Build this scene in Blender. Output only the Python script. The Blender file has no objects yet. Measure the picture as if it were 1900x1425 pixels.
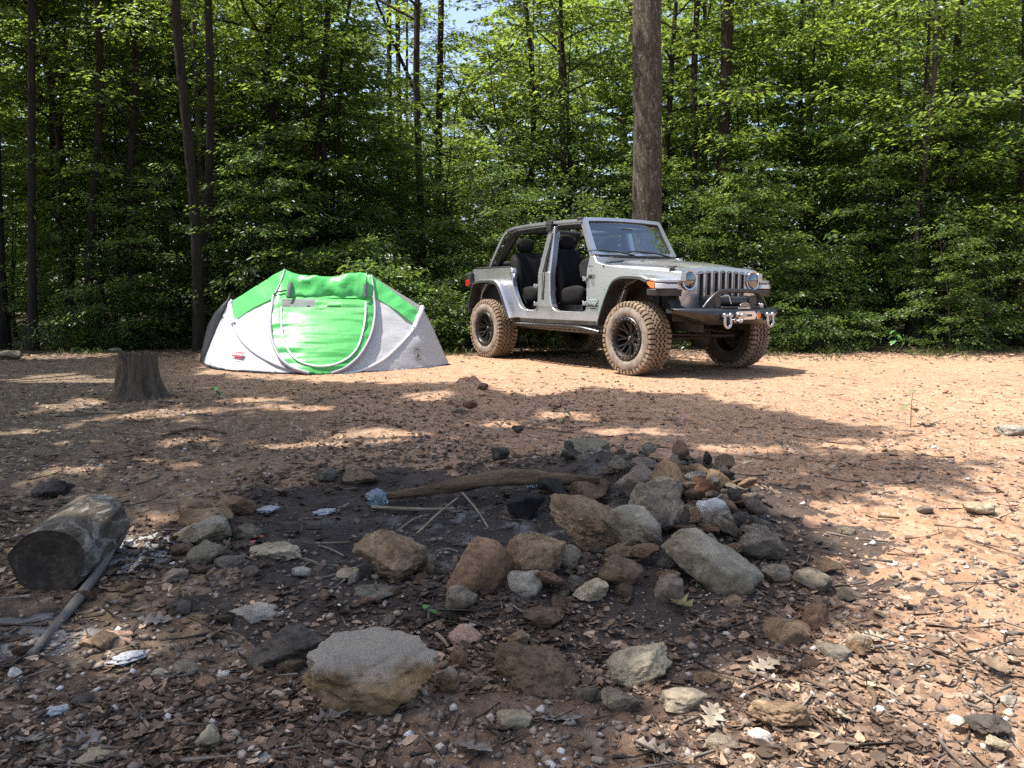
import bpy, bmesh, math, random
import numpy as np
from math import sin, cos, pi, radians, atan2, sqrt, hypot
from mathutils import Vector, Matrix, geometry
from mathutils.kdtree import KDTree

random.seed(7)
rng = np.random.default_rng(11)
scene = bpy.context.scene
COL = scene.collection

# ------------------------------------------------------------------ camera
F = 1480.0
PITCH = radians(6.574)
CAMH = 0.937
cam_d = bpy.data.cameras.new('camera')
cam = bpy.data.objects.new('camera', cam_d)
COL.objects.link(cam)
cam.location = (0, 0, CAMH)
cam.rotation_euler = (pi / 2 - PITCH, 0, 0)
cam_d.sensor_width = 36
cam_d.lens = 36 * F / 1900
cam_d.clip_start = 0.05
cam_d.clip_end = 2000
scene.camera = cam

# ------------------------------------------------------------------ noise
def _h(ix, iy, iz, seed):
    h = (ix * 374761393 + iy * 668265263 + iz * 2147483647 + seed * 974634777) & 0xFFFFFFFF
    h = ((h ^ (h >> 13)) * 1274126177) & 0xFFFFFFFF
    h = ((h ^ (h >> 16)) * 2246822519) & 0xFFFFFFFF
    return ((h ^ (h >> 15)) & 0xFFFFFF) / float(0xFFFFFF)

def vnoise(p, seed=0):
    p = np.asarray(p, float)
    i = np.floor(p).astype(np.int64)
    f = p - i
    f = f * f * (3 - 2 * f)
    r = 0
    for dx in (0, 1):
        wx = f[:, 0] if dx else 1 - f[:, 0]
        for dy in (0, 1):
            wy = f[:, 1] if dy else 1 - f[:, 1]
            for dz in (0, 1):
                wz = f[:, 2] if dz else 1 - f[:, 2]
                r = r + wx * wy * wz * _h(i[:, 0] + dx, i[:, 1] + dy, i[:, 2] + dz, seed)
    return r * 2 - 1

def fbm(p, oct=4, seed=0, gain=.5):
    p = np.asarray(p, float)
    r = 0
    a = 1.0
    for k in range(oct):
        r = r + a * vnoise(p * (2.03 ** k) + 17.3 * k, seed + k)
        a *= gain
    return r

def sstep(a, b, x):
    t = np.clip((x - a) / (b - a), 0, 1)
    return t * t * (3 - 2 * t)

# ------------------------------------------------------------------ ground height
PIT = (-0.2, 3.2)
def gz(x, y, detail=True):
    x = np.atleast_1d(np.asarray(x, float)); y = np.atleast_1d(np.asarray(y, float))
    z0 = np.zeros_like(x)
    near = 1 - sstep(5.5, 8.5, y)
    z = .035 * fbm(np.c_[x * .5, y * .5, z0], 3, 3) * (.25 + .75 * near)
    d = np.hypot((x - PIT[0]) / .98, (y - PIT[1]) / .78)
    z = z + .078 * np.exp(-((d - 1.08) / .30) ** 2) * (.45 + 1.1 * sstep(-.3, .6, x))
    z = z - .02 * (1 - sstep(.5, .95, d))
    z = z + .13 * np.exp(-(((x + .42) / .17) ** 2 + ((y - 7.55) / .2) ** 2)) * (1 + .35 * fbm(np.c_[x * 14, y * 14, z0], 2, 9))
    z = z + .05 * sstep(12.5, 16, y) * (1 + fbm(np.c_[x * .3, y * .3, z0], 2, 5)) + .02 * np.maximum(0, y - 15)
    if detail:
        z = z + (.012 * fbm(np.c_[x * 6, y * 6, z0], 3, 21) + .006 * fbm(np.c_[x * 24, y * 24, z0], 3, 31)) * (.3 + .7 * near)
    return z

def pray(px, py):
    u = (712.5 - py) / F
    return Vector(((px - 950) / F, cos(PITCH) + u * sin(PITCH), -sin(PITCH) + u * cos(PITCH)))

def p2g(px, py):
    d = pray(px, py)
    z = 0.0
    for _ in range(8):
        t = (z - CAMH) / d.z
        z = float(gz(d.x * t, d.y * t, False)[0])
    return Vector((d.x * t, d.y * t, z))

def pY(px, py, Y):
    d = pray(px, py)
    t = Y / d.y
    return Vector((d.x * t, Y, CAMH + d.z * t))

# ------------------------------------------------------------------ object helpers
def link(o, parent=None):
    COL.objects.link(o)
    if parent is not None:
        o.parent = parent
    return o

def tag(o, label=None, cat=None, group=None, kind=None):
    if label: o['label'] = label
    if cat: o['category'] = cat
    if group: o['group'] = group
    if kind: o['kind'] = kind
    return o

def empty(name, loc, rz=0):
    o = bpy.data.objects.new(name, None)
    o.empty_display_size = .2
    o.location = loc
    o.rotation_euler = (0, 0, rz)
    COL.objects.link(o)
    return o

class MB:
    def __init__(s):
        s.v = []; s.f = []
    def add(s, vs, fs):
        n = len(s.v)
        s.v += [tuple(v) for v in vs]
        s.f += [tuple(i + n for i in f) for f in fs]
        return s
    def box(s, c, d, R=None):
        hx, hy, hz = d[0] / 2, d[1] / 2, d[2] / 2
        vs = [Vector((x, y, z)) for x in (-hx, hx) for y in (-hy, hy) for z in (-hz, hz)]
        if R is not None: vs = [R @ v for v in vs]
        c = Vector(c)
        return s.add([v + c for v in vs], [(0, 1, 3, 2), (4, 6, 7, 5), (0, 4, 5, 1), (2, 3, 7, 6), (0, 2, 6, 4), (1, 5, 7, 3)])
    def prism(s, poly, fn0, fn1):
        """poly of 2D points, fn0/fn1 map a 2D point to the two faces."""
        n = len(poly)
        vs = [fn0(p) for p in poly] + [fn1(p) for p in poly]
        fs = [tuple(range(n))[::-1], tuple(range(n, 2 * n))]
        fs += [(i, (i + 1) % n, n + (i + 1) % n, n + i) for i in range(n)]
        return s.add(vs, fs)
    def tube(s, pts, r, seg=10, cap=True, sq=None):
        pts = [Vector(p) for p in pts]
        n = len(pts)
        if not hasattr(r, '__len__'): r = [r] * n
        t0 = (pts[1] - pts[0]).normalized()
        up = Vector((0, 0, 1)) if abs(t0.z) < .9 else Vector((1, 0, 0))
        nr = (up - t0 * up.dot(t0)).normalized()
        vs = []; fs = []
        for i, p in enumerate(pts):
            t = (pts[min(i + 1, n - 1)] - pts[max(i - 1, 0)]).normalized()
            nr = (nr - t * nr.dot(t)).normalized()
            b = t.cross(nr)
            for k in range(seg):
                a = 2 * pi * k / seg + (pi / 4 if seg == 4 else 0)
                q = nr * cos(a) + b * sin(a)
                if sq: q = nr * cos(a) * sq[0] + b * sin(a) * sq[1]
                vs.append(p + q * r[i])
        for i in range(n - 1):
            for k in range(seg):
                a = i * seg + k; b2 = i * seg + (k + 1) % seg
                fs.append((a, b2, b2 + seg, a + seg))
        if cap:
            fs.append(tuple(range(seg))[::-1]); fs.append(tuple(range((n - 1) * seg, n * seg)))
        return s.add(vs, fs)
    def loft(s, secs, closed=True, cap=True):
        m = len(secs[0]); vs = [v for sc in secs for v in sc]; fs = []
        for i in range(len(secs) - 1):
            for k in range(m if closed else m - 1):
                a = i * m + k; b = i * m + (k + 1) % m
                fs.append((a, b, b + m, a + m))
        if cap and closed:
            fs.append(tuple(range(m))[::-1]); fs.append(tuple(range((len(secs) - 1) * m, len(secs) * m)))
        return s.add(vs, fs)
    def lathe(s, prof, c, axis='y', seg=48, closed=False):
        """prof: (radius, along-axis) pairs."""
        vs = []; fs = []; m = len(prof)
        for k in range(seg):
            a = 2 * pi * k / seg
            for r, h in prof:
                if axis == 'y': v = (c[0] + r * cos(a), c[1] + h, c[2] + r * sin(a))
                elif axis == 'x': v = (c[0] + h, c[1] + r * cos(a), c[2] + r * sin(a))
                else: v = (c[0] + r * cos(a), c[1] + r * sin(a), c[2] + h)
                vs.append(v)
        for k in range(seg):
            k2 = (k + 1) % seg
            for j in range(m if closed else m - 1):
                j2 = (j + 1) % m
                fs.append((k * m + j, k2 * m + j, k2 * m + j2, k * m + j2))
        return s.add(vs, fs)
    def ell(s, c, d, nu=16, nv=10, p=2.0, R=None):
        vs = []; fs = []
        sg = lambda x, e: math.copysign(abs(x) ** e, x)
        e = 2.0 / p
        for j in range(nv + 1):
            ph = -pi / 2 + pi * j / nv
            for i in range(nu):
                th = 2 * pi * i / nu
                v = Vector((d[0] / 2 * sg(cos(ph), e) * sg(cos(th), e), d[1] / 2 * sg(cos(ph), e) * sg(sin(th), e), d[2] / 2 * sg(sin(ph), e)))
                if R is not None: v = R @ v
                vs.append(v + Vector(c))
        for j in range(nv):
            for i in range(nu):
                a = j * nu + i; b = j * nu + (i + 1) % nu
                fs.append((a, b, b + nu, a + nu))
        return s.add(vs, fs)
    def build(s, name, mat, parent=None, smooth=None, bevel=None, fix=True, seg=2):
        me = bpy.data.meshes.new(name)
        me.from_pydata(s.v, [], s.f)
        if fix:
            bm = bmesh.new(); bm.from_mesh(me)
            bmesh.ops.recalc_face_normals(bm, faces=bm.faces[:])
            bm.to_mesh(me); bm.free()
        if mat: me.materials.append(mat)
        o = bpy.data.objects.new(name, me)
        link(o, parent)
        if smooth is not None: shade(me, smooth)
        if bevel:
            b = o.modifiers.new('edge', 'BEVEL'); b.width = bevel; b.segments = seg; b.limit_method = 'ANGLE'; b.angle_limit = radians(35); b.harden_normals = False
            for p in me.polygons: p.use_smooth = True
            me.set_sharp_from_angle(angle=radians(50))
        return o

def shade(me, ang):
    me.polygons.foreach_set('use_smooth', [True] * len(me.polygons))
    if ang < 179: me.set_sharp_from_angle(angle=radians(ang))

def mesh_np(name, V, Fq, mat, parent=None, smooth=False, tint=None, k=None):
    """fast mesh from numpy: V (n,3); Fq (m,k) indices."""
    me = bpy.data.meshes.new(name)
    n = len(V); m, k = Fq.shape
    me.vertices.add(n); me.vertices.foreach_set('co', np.ascontiguousarray(V, np.float32).ravel())
    me.loops.add(m * k); me.loops.foreach_set('vertex_index', np.ascontiguousarray(Fq, np.int32).ravel())
    me.polygons.add(m); me.polygons.foreach_set('loop_start', np.arange(0, m * k, k, dtype=np.int32))
    if smooth: me.polygons.foreach_set('use_smooth', np.ones(m, bool))
    if tint is not None:
        at = me.attributes.new('tint', 'FLOAT', 'POINT'); at.data.foreach_set('value', np.ascontiguousarray(tint, np.float32))
    me.update(calc_edges=True)
    if mat: me.materials.append(mat)
    o = bpy.data.objects.new(name, me)
    link(o, parent)
    return o

def inpoly(p, poly):
    x, y = p; r = False; j = len(poly) - 1
    for i in range(len(poly)):
        xi, yi = poly[i]; xj, yj = poly[j]
        if (yi > y) != (yj > y) and x < (xj - xi) * (y - yi) / (yj - yi) + xi: r = not r
        j = i
    return r

def densify(poly, step, closed=True):
    out = []; n = len(poly)
    for i in range(n if closed else n - 1):
        a = poly[i]; b = poly[(i + 1) % n]
        d = hypot(b[0] - a[0], b[1] - a[1]); k = max(1, int(round(d / step)))
        for j in range(k): out.append((a[0] + (b[0] - a[0]) * j / k, a[1] + (b[1] - a[1]) * j / k))
    if not closed: out.append(poly[-1])
    return out

def smooth_poly(poly, closed=False, k=6):
    """Catmull-Rom through the points"""
    n = len(poly); out = []
    P = lambda i: Vector(poly[i % n]) if closed else Vector(poly[min(max(i, 0), n - 1)])
    for i in range(n if closed else n - 1):
        a, b, c, d = P(i - 1), P(i), P(i + 1), P(i + 2)
        for j in range(k):
            t = j / k
            out.append(tuple(.5 * ((2 * b) + (c - a) * t + (2 * a - 5 * b + 4 * c - d) * t * t + (3 * b - a - 3 * c + d) * t ** 3)))
    if not closed: out.append(tuple(P(n - 1)))
    return out

def tri_fill(outline, holes=(), grid=None):
    """triangulate outline minus holes, returns (pts2d, tris, loops)"""
    pts = []; edges = []; loops = []
    for lp in [outline] + list(holes):
        n0 = len(pts); pts += [Vector(p) for p in lp]
        edges += [(n0 + i, n0 + (i + 1) % len(lp)) for i in range(len(lp))]
        loops.append(list(range(n0, n0 + len(lp))))
    if grid:
        xs = [p[0] for p in outline]; ys = [p[1] for p in outline]
        gx, gy = grid if hasattr(grid, '__len__') else (grid, grid)
        y = min(ys) + gy / 2; r = 0
        nb = [Vector(q) for q in pts]
        kd = KDTree(len(nb))
        for i_, q in enumerate(nb): kd.insert((q[0] / gx, q[1] / gy, 0), i_)
        kd.balance()
        while y < max(ys):
            x = min(xs) + gx / 2 + (gx / 2 if r % 2 else 0)
            while x < max(xs):
                if inpoly((x, y), outline) and not any(inpoly((x, y), h) for h in holes) and kd.find((x / gx, y / gy, 0))[2] > .4:
                    pts.append(Vector((x, y)))
                x += gx
            y += gy; r += 1
    res = geometry.delaunay_2d_cdt(pts, edges, [], 0, 1e-7)
    V = res[0]; T = []
    for t in res[2]:
        c = ((V[t[0]][0] + V[t[1]][0] + V[t[2]][0]) / 3, (V[t[0]][1] + V[t[1]][1] + V[t[2]][1]) / 3)
        if inpoly(c, outline) and not any(inpoly(c, h) for h in holes): T.append(tuple(t))
    return [tuple(v) for v in V], T

def plate(mb, outline, holes, f0, f1):
    """solid plate with holes: f0 / f1 map 2D to the front and back face."""
    V, T = tri_fill(outline, holes)
    n = len(V)
    mb.add([f0(p) for p in V] + [f1(p) for p in V], list(T) + [tuple(i + n for i in t[::-1]) for t in T])
    for lp in [outline] + list(holes):
        m = len(lp)
        mb.add([f0(p) for p in lp] + [f1(p) for p in lp], [(i, (i + 1) % m, m + (i + 1) % m, m + i) for i in range(m)])

def rrect(cx, cy, w, h, r, k=4):
    out = []
    for sx, sy, a0 in ((1, 1, 0), (-1, 1, pi / 2), (-1, -1, pi), (1, -1, 1.5 * pi)):
        for j in range(k + 1):
            a = a0 + pi / 2 * j / k
            out.append((cx + sx * (w / 2 - r) + r * cos(a), cy + sy * (h / 2 - r) + r * sin(a)))
    return out

def circ(cx, cy, r, n=24):
    return [(cx + r * cos(2 * pi * i / n), cy + r * sin(2 * pi * i / n)) for i in range(n)]

def text_mesh(name, body, size, mat, parent, M4, extrude=.002, shear=0, bold=0):
    c = bpy.data.curves.new(name, 'FONT'); c.body = body; c.size = size; c.extrude = extrude; c.align_x = 'CENTER'; c.align_y = 'CENTER'; c.shear = shear; c.offset = bold
    t = bpy.data.objects.new(name, c); COL.objects.link(t)
    dg = bpy.context.evaluated_depsgraph_get()
    me = bpy.data.meshes.new_from_object(t.evaluated_get(dg))
    bpy.data.objects.remove(t)
    me.materials.clear(); me.materials.append(mat)
    o = bpy.data.objects.new(name, me); link(o, parent); o.matrix_local = M4
    return o

# ------------------------------------------------------------------ materials
def nodes(name):
    m = bpy.data.materials.new(name); m.use_nodes = True
    nt = m.node_tree; nt.nodes.clear()
    out = nt.nodes.new('ShaderNodeOutputMaterial')
    return m, nt, out

def N(nt, kind, **kw):
    n = nt.nodes.new(kind)
    ins = kw.pop('ins', {})
    for k_, v_ in kw.items(): setattr(n, k_, v_)
    for k_, v_ in ins.items():
        if isinstance(v_, bpy.types.NodeSocket): nt.links.new(v_, n.inputs[k_])
        else: n.inputs[k_].default_value = v_
    return n

def rgb(c): return (c[0], c[1], c[2], 1)

def ramp(nt, fac, stops, interp='LINEAR'):
    r = nt.nodes.new('ShaderNodeValToRGB'); r.color_ramp.interpolation = interp
    nt.links.new(fac, r.inputs[0])
    e = r.color_ramp.elements
    while len(e) < len(stops): e.new(.5)
    for el, (p, c) in zip(e, stops):
        el.position = p; el.color = rgb(c) if hasattr(c, '__len__') else (c, c, c, 1)
    return r.outputs[0]

def mix(nt, fac, a, b, blend='MIX'):
    n = nt.nodes.new('ShaderNodeMix'); n.data_type = 'RGBA'; n.blend_type = blend
    for sock, v in ((n.inputs[0], fac), (n.inputs[6], a), (n.inputs[7], b)):
        if isinstance(v, bpy.types.NodeSocket): nt.links.new(v, sock)
        else: sock.default_value = v if not hasattr(v, '__len__') else rgb(v)
    return n.outputs[2]

def math_(nt, op, a, b=None, c=None):
    n = nt.nodes.new('ShaderNodeMath'); n.operation = op
    for i, v in enumerate((a, b, c)):
        if v is None: continue
        if isinstance(v, bpy.types.NodeSocket): nt.links.new(v, n.inputs[i])
        else: n.inputs[i].default_value = v
    return n.outputs[0]

def coords(nt, kind='Object', scale=(1, 1, 1), rand=False):
    if kind == 'World': v = N(nt, 'ShaderNodeNewGeometry').outputs['Position']
    else: v = N(nt, 'ShaderNodeTexCoord').outputs[kind]
    if rand:
        oi = N(nt, 'ShaderNodeObjectInfo').outputs['Random']
        v2 = N(nt, 'ShaderNodeVectorMath', operation='ADD'); nt.links.new(v, v2.inputs[0])
        cb = N(nt, 'ShaderNodeCombineXYZ', ins={0: math_(nt, 'MULTIPLY', oi, 37.), 1: math_(nt, 'MULTIPLY', oi, 91.)})
        nt.links.new(cb.outputs[0], v2.inputs[1]); v = v2.outputs[0]
    mp = N(nt, 'ShaderNodeMapping'); nt.links.new(v, mp.inputs[0]); mp.inputs[3].default_value = scale
    return mp.outputs[0]

def noise(nt, vec, scale, detail=6, rough=.6, dist=0):
    return N(nt, 'ShaderNodeTexNoise', ins={'Vector': vec, 'Scale': scale, 'Detail': detail, 'Roughness': rough, 'Distortion': dist}).outputs[0]

def bump(nt, h, strength, dist=.02, normal=None):
    b = N(nt, 'ShaderNodeBump', ins={'Strength': strength, 'Distance': dist, 'Height': h})
    if normal is not None: nt.links.new(normal, b.inputs['Normal'])
    return b.outputs[0]

def M(name, col, rough=.6, metal=0., col2=None, scale=6., lo=.4, hi=.65, bmp=0., bscale=30., coat=0., spec=.5, stretch=(1, 1, 1), rand=False, sheen=0.):
    m, nt, out = nodes(name)
    p = N(nt, 'ShaderNodeBsdfPrincipled', ins={'Roughness': rough, 'Metallic': metal, 'Coat Weight': coat, 'Specular IOR Level': spec, 'Sheen Weight': sheen})
    p.inputs['Coat Roughness'].default_value = .08
    if col2 is not None or bmp:
        v = coords(nt, 'Object', stretch, rand)
    if col2 is not None:
        c = ramp(nt, noise(nt, v, scale), [(lo, col), (hi, col2)])
        nt.links.new(c, p.inputs['Base Color'])
    else: p.inputs['Base Color'].default_value = rgb(col)
    if bmp: nt.links.new(bump(nt, noise(nt, v, bscale, 8, .65), bmp), p.inputs['Normal'])
    nt.links.new(p.outputs[0], out.inputs[0])
    return m

# sun: high on the left, a little beyond the camera plane
SUN_DIR = Vector((-.42, .02, .90)).normalized()
# ------------------------------------------------------------------ light
w = bpy.data.worlds.new('World'); scene.world = w; w.use_nodes = True
wn = w.node_tree; wn.nodes.clear()
sky = wn.nodes.new('ShaderNodeTexSky'); sky.sky_type = 'NISHITA'; sky.sun_disc = False
el = math.asin(SUN_DIR.z); az = atan2(SUN_DIR.x, SUN_DIR.y)
sky.sun_elevation = el; sky.sun_rotation = az
sky.air_density = .9; sky.dust_density = 3.0; sky.ozone_density = .7
bg = wn.nodes.new('ShaderNodeBackground'); bg.inputs[1].default_value = 0.15
wo = wn.nodes.new('ShaderNodeOutputWorld')
wn.links.new(sky.outputs[0], bg.inputs[0]); wn.links.new(bg.outputs[0], wo.inputs[0])
sl = bpy.data.lights.new('sun', 'SUN'); sl.energy = 4.6; sl.angle = radians(.53); sl.color = (1, .955, .88)
so = bpy.data.objects.new('sun', sl); COL.objects.link(so)
so.rotation_euler = SUN_DIR.to_track_quat('Z', 'Y').to_euler()
so.location = (-6, 2, 14)
scene.view_settings.view_transform = 'Standard'; scene.view_settings.look = 'None'
scene.view_settings.exposure = 1.12; scene.view_settings.gamma = 1.0
scene.view_settings.use_curve_mapping = False
scene.render.engine = 'CYCLES'
cy = scene.cycles
cy.max_bounces = 7; cy.diffuse_bounces = 4; cy.glossy_bounces = 3; cy.transmission_bounces = 5; cy.transparent_max_bounces = 6
cy.use_denoising = False
cy.use_adaptive_sampling = False
cy.caustics_reflective = False; cy.caustics_refractive = False
cy.sample_clamp_indirect = 3

# ------------------------------------------------------------------ ground sheet
def graded(lo, hi, fine, far_lo, far_hi, g=1.06):
    a = list(np.arange(lo, hi, fine)); s = fine; x = lo; L = []
    while x > far_lo: s *= g; x -= s; L.append(x)
    s = fine; x = a[-1]; R = []
    while x < far_hi: s *= g; x += s; R.append(x)
    return np.array(L[::-1] + a + R)

xs = graded(-2.3, 2.4, .0125, -150, 150, 1.055)
ys = graded(1.25, 5.0, .0125, -40, 260, 1.03)
GX, GY = np.meshgrid(xs, ys)
gv = np.c_[GX.ravel(), GY.ravel(), gz(GX.ravel(), GY.ravel())]
nx, ny = len(xs), len(ys)
ii = (np.arange(ny - 1)[:, None] * nx + np.arange(nx - 1)[None, :]).ravel()
gf = np.c_[ii, ii + 1, ii + nx + 1, ii + nx]

m, nt, out = nodes('dirt_ground')
pw = coords(nt, 'World')
sep = N(nt, 'ShaderNodeSeparateXYZ', ins={0: pw})
n_big = noise(nt, pw, .9, 5, .6)
n_mid = noise(nt, pw, 7, 8, .7)
n_fine = noise(nt, pw, 55, 8, .75)
n_chip = N(nt, 'ShaderNodeTexVoronoi', ins={'Vector': coords(nt, 'World', (1, .8, 1)), 'Scale': 46., 'Randomness': 1.}).outputs['Color']
chip = N(nt, 'ShaderNodeSeparateColor', ins={0: n_chip})
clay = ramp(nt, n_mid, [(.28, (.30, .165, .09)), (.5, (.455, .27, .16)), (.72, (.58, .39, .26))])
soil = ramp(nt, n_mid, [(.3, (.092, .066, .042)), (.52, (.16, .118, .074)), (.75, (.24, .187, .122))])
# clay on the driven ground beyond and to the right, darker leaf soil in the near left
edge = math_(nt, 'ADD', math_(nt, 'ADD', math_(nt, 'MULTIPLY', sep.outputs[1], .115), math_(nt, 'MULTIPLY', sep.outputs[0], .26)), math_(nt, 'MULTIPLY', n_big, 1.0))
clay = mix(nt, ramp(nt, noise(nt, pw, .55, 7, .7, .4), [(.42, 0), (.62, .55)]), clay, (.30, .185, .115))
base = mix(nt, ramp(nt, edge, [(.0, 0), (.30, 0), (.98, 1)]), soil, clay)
base = mix(nt, ramp(nt, chip.outputs[0], [(.80, 0), (.90, .55)]), base, (.50, .40, .31))
base = mix(nt, ramp(nt, chip.outputs[1], [(.80, 0), (.92, .6)]), base, (.10, .066, .048))
base = mix(nt, ramp(nt, n_fine, [(.35, .45), (.6, 0)]), base, (.09, .06, .045))
# the burnt ground of the fire ring
dx = math_(nt, 'MULTIPLY', math_(nt, 'SUBTRACT', sep.outputs[0], .06), .76)
dy = math_(nt, 'MULTIPLY', math_(nt, 'SUBTRACT', sep.outputs[1], 3.02), .95)
dist = math_(nt, 'SQRT', math_(nt, 'ADD', math_(nt, 'MULTIPLY', dx, dx), math_(nt, 'MULTIPLY', dy, dy)))
nd = noise(nt, pw, 2.4, 6, .65)
dd = math_(nt, 'ADD', dist, math_(nt, 'MULTIPLY', math_(nt, 'SUBTRACT', nd, .5), 1.3))
char = ramp(nt, n_mid, [(.3, (.018, .017, .017)), (.6, (.05, .045, .042)), (.8, (.085, .075, .068))])
base = mix(nt, ramp(nt, dd, [(.0, .97), (.62, .95), (1.15, .80), (1.85, 0)]), base, char)
ash = ramp(nt, noise(nt, pw, 5.5, 7, .68), [(.52, 0), (.66, .75)])
ashm = math_(nt, 'MULTIPLY', ash, ramp(nt, dd, [(.35, 1), (.8, 0)]))
base = mix(nt, ashm, base, (.27, .26, .25))
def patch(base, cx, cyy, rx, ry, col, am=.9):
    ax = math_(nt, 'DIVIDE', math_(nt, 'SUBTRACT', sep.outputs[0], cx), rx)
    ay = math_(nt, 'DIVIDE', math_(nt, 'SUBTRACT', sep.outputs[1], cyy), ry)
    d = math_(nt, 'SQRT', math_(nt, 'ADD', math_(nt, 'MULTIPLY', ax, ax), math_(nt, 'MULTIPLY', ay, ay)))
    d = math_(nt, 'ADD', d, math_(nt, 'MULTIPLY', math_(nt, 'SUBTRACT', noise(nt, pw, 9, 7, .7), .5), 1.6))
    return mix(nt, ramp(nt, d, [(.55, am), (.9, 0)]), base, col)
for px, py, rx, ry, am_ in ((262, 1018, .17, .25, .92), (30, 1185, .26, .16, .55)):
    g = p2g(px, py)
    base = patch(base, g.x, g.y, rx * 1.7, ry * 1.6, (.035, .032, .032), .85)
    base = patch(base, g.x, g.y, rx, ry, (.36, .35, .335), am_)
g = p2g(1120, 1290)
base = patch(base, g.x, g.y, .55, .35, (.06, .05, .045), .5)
# forest floor
ff = math_(nt, 'ADD', sep.outputs[1], math_(nt, 'MULTIPLY', math_(nt, 'SUBTRACT', noise(nt, pw, .8, 4), .5), 2.5))
ffc = ramp(nt, ff, [(.0, 0), (.5, 0), (1, 1)])
frm = ramp(nt, math_(nt, 'MULTIPLY', math_(nt, 'SUBTRACT', ff, 12.0), .9), [(.0, 0), (1, 1)])
floorc = ramp(nt, noise(nt, pw, 14, 8, .75), [(.3, (.035, .026, .018)), (.55, (.085, .065, .042)), (.75, (.15, .115, .075))])
base = mix(nt, frm, base, floorc)
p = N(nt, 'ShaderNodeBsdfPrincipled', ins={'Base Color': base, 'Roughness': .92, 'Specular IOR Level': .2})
hh = math_(nt, 'ADD', math_(nt, 'MULTIPLY', n_fine, .55), math_(nt, 'MULTIPLY', noise(nt, pw, 160, 5, .7), .25))
hh = math_(nt, 'ADD', hh, math_(nt, 'MULTIPLY', chip.outputs[2], .25))
nt.links.new(bump(nt, hh, .9, .018), p.inputs['Normal'])
nt.links.new(p.outputs[0], out.inputs[0])
MAT_GROUND = m
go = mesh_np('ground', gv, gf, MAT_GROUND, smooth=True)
tag(go, 'bare red brown dirt of the clearing, burnt black around the fire ring', kind='structure')
go['category'] = 'ground'

# ------------------------------------------------------------------ litter (uncountable)
def tint_mat(name, stops, rough=.8, trans=0., spec=.3):
    m, nt, out = nodes(name)
    a = N(nt, 'ShaderNodeAttribute', attribute_name='tint')
    c = ramp(nt, a.outputs['Fac'], stops)
    v = coords(nt, 'World')
    c = mix(nt, ramp(nt, noise(nt, v, 90, 5, .7), [(.35, .5), (.6, 0)]), c, tuple(x * .45 for x in stops[len(stops) // 2][1]))
    p = N(nt, 'ShaderNodeBsdfPrincipled', ins={'Base Color': c, 'Roughness': rough, 'Specular IOR Level': spec})
    if trans:
        t = N(nt, 'ShaderNodeBsdfTranslucent', ins={'Color': c})
        mx = N(nt, 'ShaderNodeMixShader', ins={0: trans, 1: p.outputs[0], 2: t.outputs[0]})
        nt.links.new(mx.outputs[0], out.inputs[0])
    else: nt.links.new(p.outputs[0], out.inputs[0])
    return m

def scatter_pts(n, y0, y1, fall=1.6, spread=.70, seed=1):
    r = np.random.default_rng(seed)
    u = r.random(n)
    k = 1 - fall
    y = (y0 ** k + u * (y1 ** k - y0 ** k)) ** (1 / k) if abs(k) > 1e-6 else y0 * (y1 / y0) ** u
    x = (r.random(n) * 2 - 1) * (y * spread + .3)
    return x, y, r

def ring_d(x, y): return np.hypot((x - PIT[0]) / 1.0, (y - PIT[1]) / .8)

# dead leaf scraps: each a curled strip of 3 x 2 cells with a ragged edge
x, y, r = scatter_pts(88000, 1.3, 13.5, 1.75, .72, 5)
keep = (r.random(len(x)) < np.where(ring_d(x, y) < .85, .35, 1)) & (r.random(len(x)) < np.where((y > 7.6) & (y < 11.8), .35, 1)) & (fbm(np.c_[x * 1.9, y * 1.9, 0 * x], 3, 77) * 1.2 + r.random(len(x)) * .9 > np.where(x < .7 + .1 * y, .08, .34)) & ((r.random(len(x)) < .30) | (x < .75 + .1 * y))
x = x[keep]; y = y[keep]; n = len(x)
z = gz(x, y)
Lf = (.0032 + .016 * r.random(n) ** 3.2) * (1 + .07 * y); Wf = Lf * (.3 + .5 * r.random(n))
th = r.random(n) * 2 * pi; tx = (r.random(n) - .5) * .7; ty = (r.random(n) - .5) * .7; cu = (r.random(n) - .3) * .8
us = np.array([-1, -.35, .35, 1]); vs_ = np.array([-1, 0, 1])
wid = np.array([.25, 1, .85, .15])
V = np.zeros((n, 12, 3))
for a in range(4):
    for b in range(3):
        lx = us[a] * Lf * (1 + .25 * (r.random(n) - .5)); ly = vs_[b] * wid[a] * Wf * (1 + .7 * (r.random(n) - .5))
        lz = cu * (us[a] ** 2) * Lf * .8 + .5 * cu * abs(vs_[b]) * Wf + lx * tx + ly * ty + .2 * Lf * r.random(n)
        V[:, a * 3 + b, 0] = x + lx * np.cos(th) - ly * np.sin(th)
        V[:, a * 3 + b, 1] = y + lx * np.sin(th) + ly * np.cos(th)
        V[:, a * 3 + b, 2] = lz
V[:, :, 2] += (z - np.minimum(0, V[:, :, 2].min(1)) * .8 + .001)[:, None]
f1 = np.array([(a * 3 + b, a * 3 + b + 1, a * 3 + b + 4, a * 3 + b + 3) for a in range(3) for b in range(2)])
Fq = (f1[None] + (np.arange(n) * 12)[:, None, None]).reshape(-1, 4)
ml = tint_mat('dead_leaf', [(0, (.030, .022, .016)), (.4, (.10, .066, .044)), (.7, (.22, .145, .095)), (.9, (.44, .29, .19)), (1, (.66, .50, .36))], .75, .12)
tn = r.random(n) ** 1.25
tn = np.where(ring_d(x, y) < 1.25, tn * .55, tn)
sandy = sstep(.15, 1.15, x - .10 * (y - 1.8) * (y < 5) + .25 * vnoise(np.c_[x * 2, y * 2, 0 * x], 3)) * (y < 7.5)  # leaf scraps turn paler towards the near right
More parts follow.
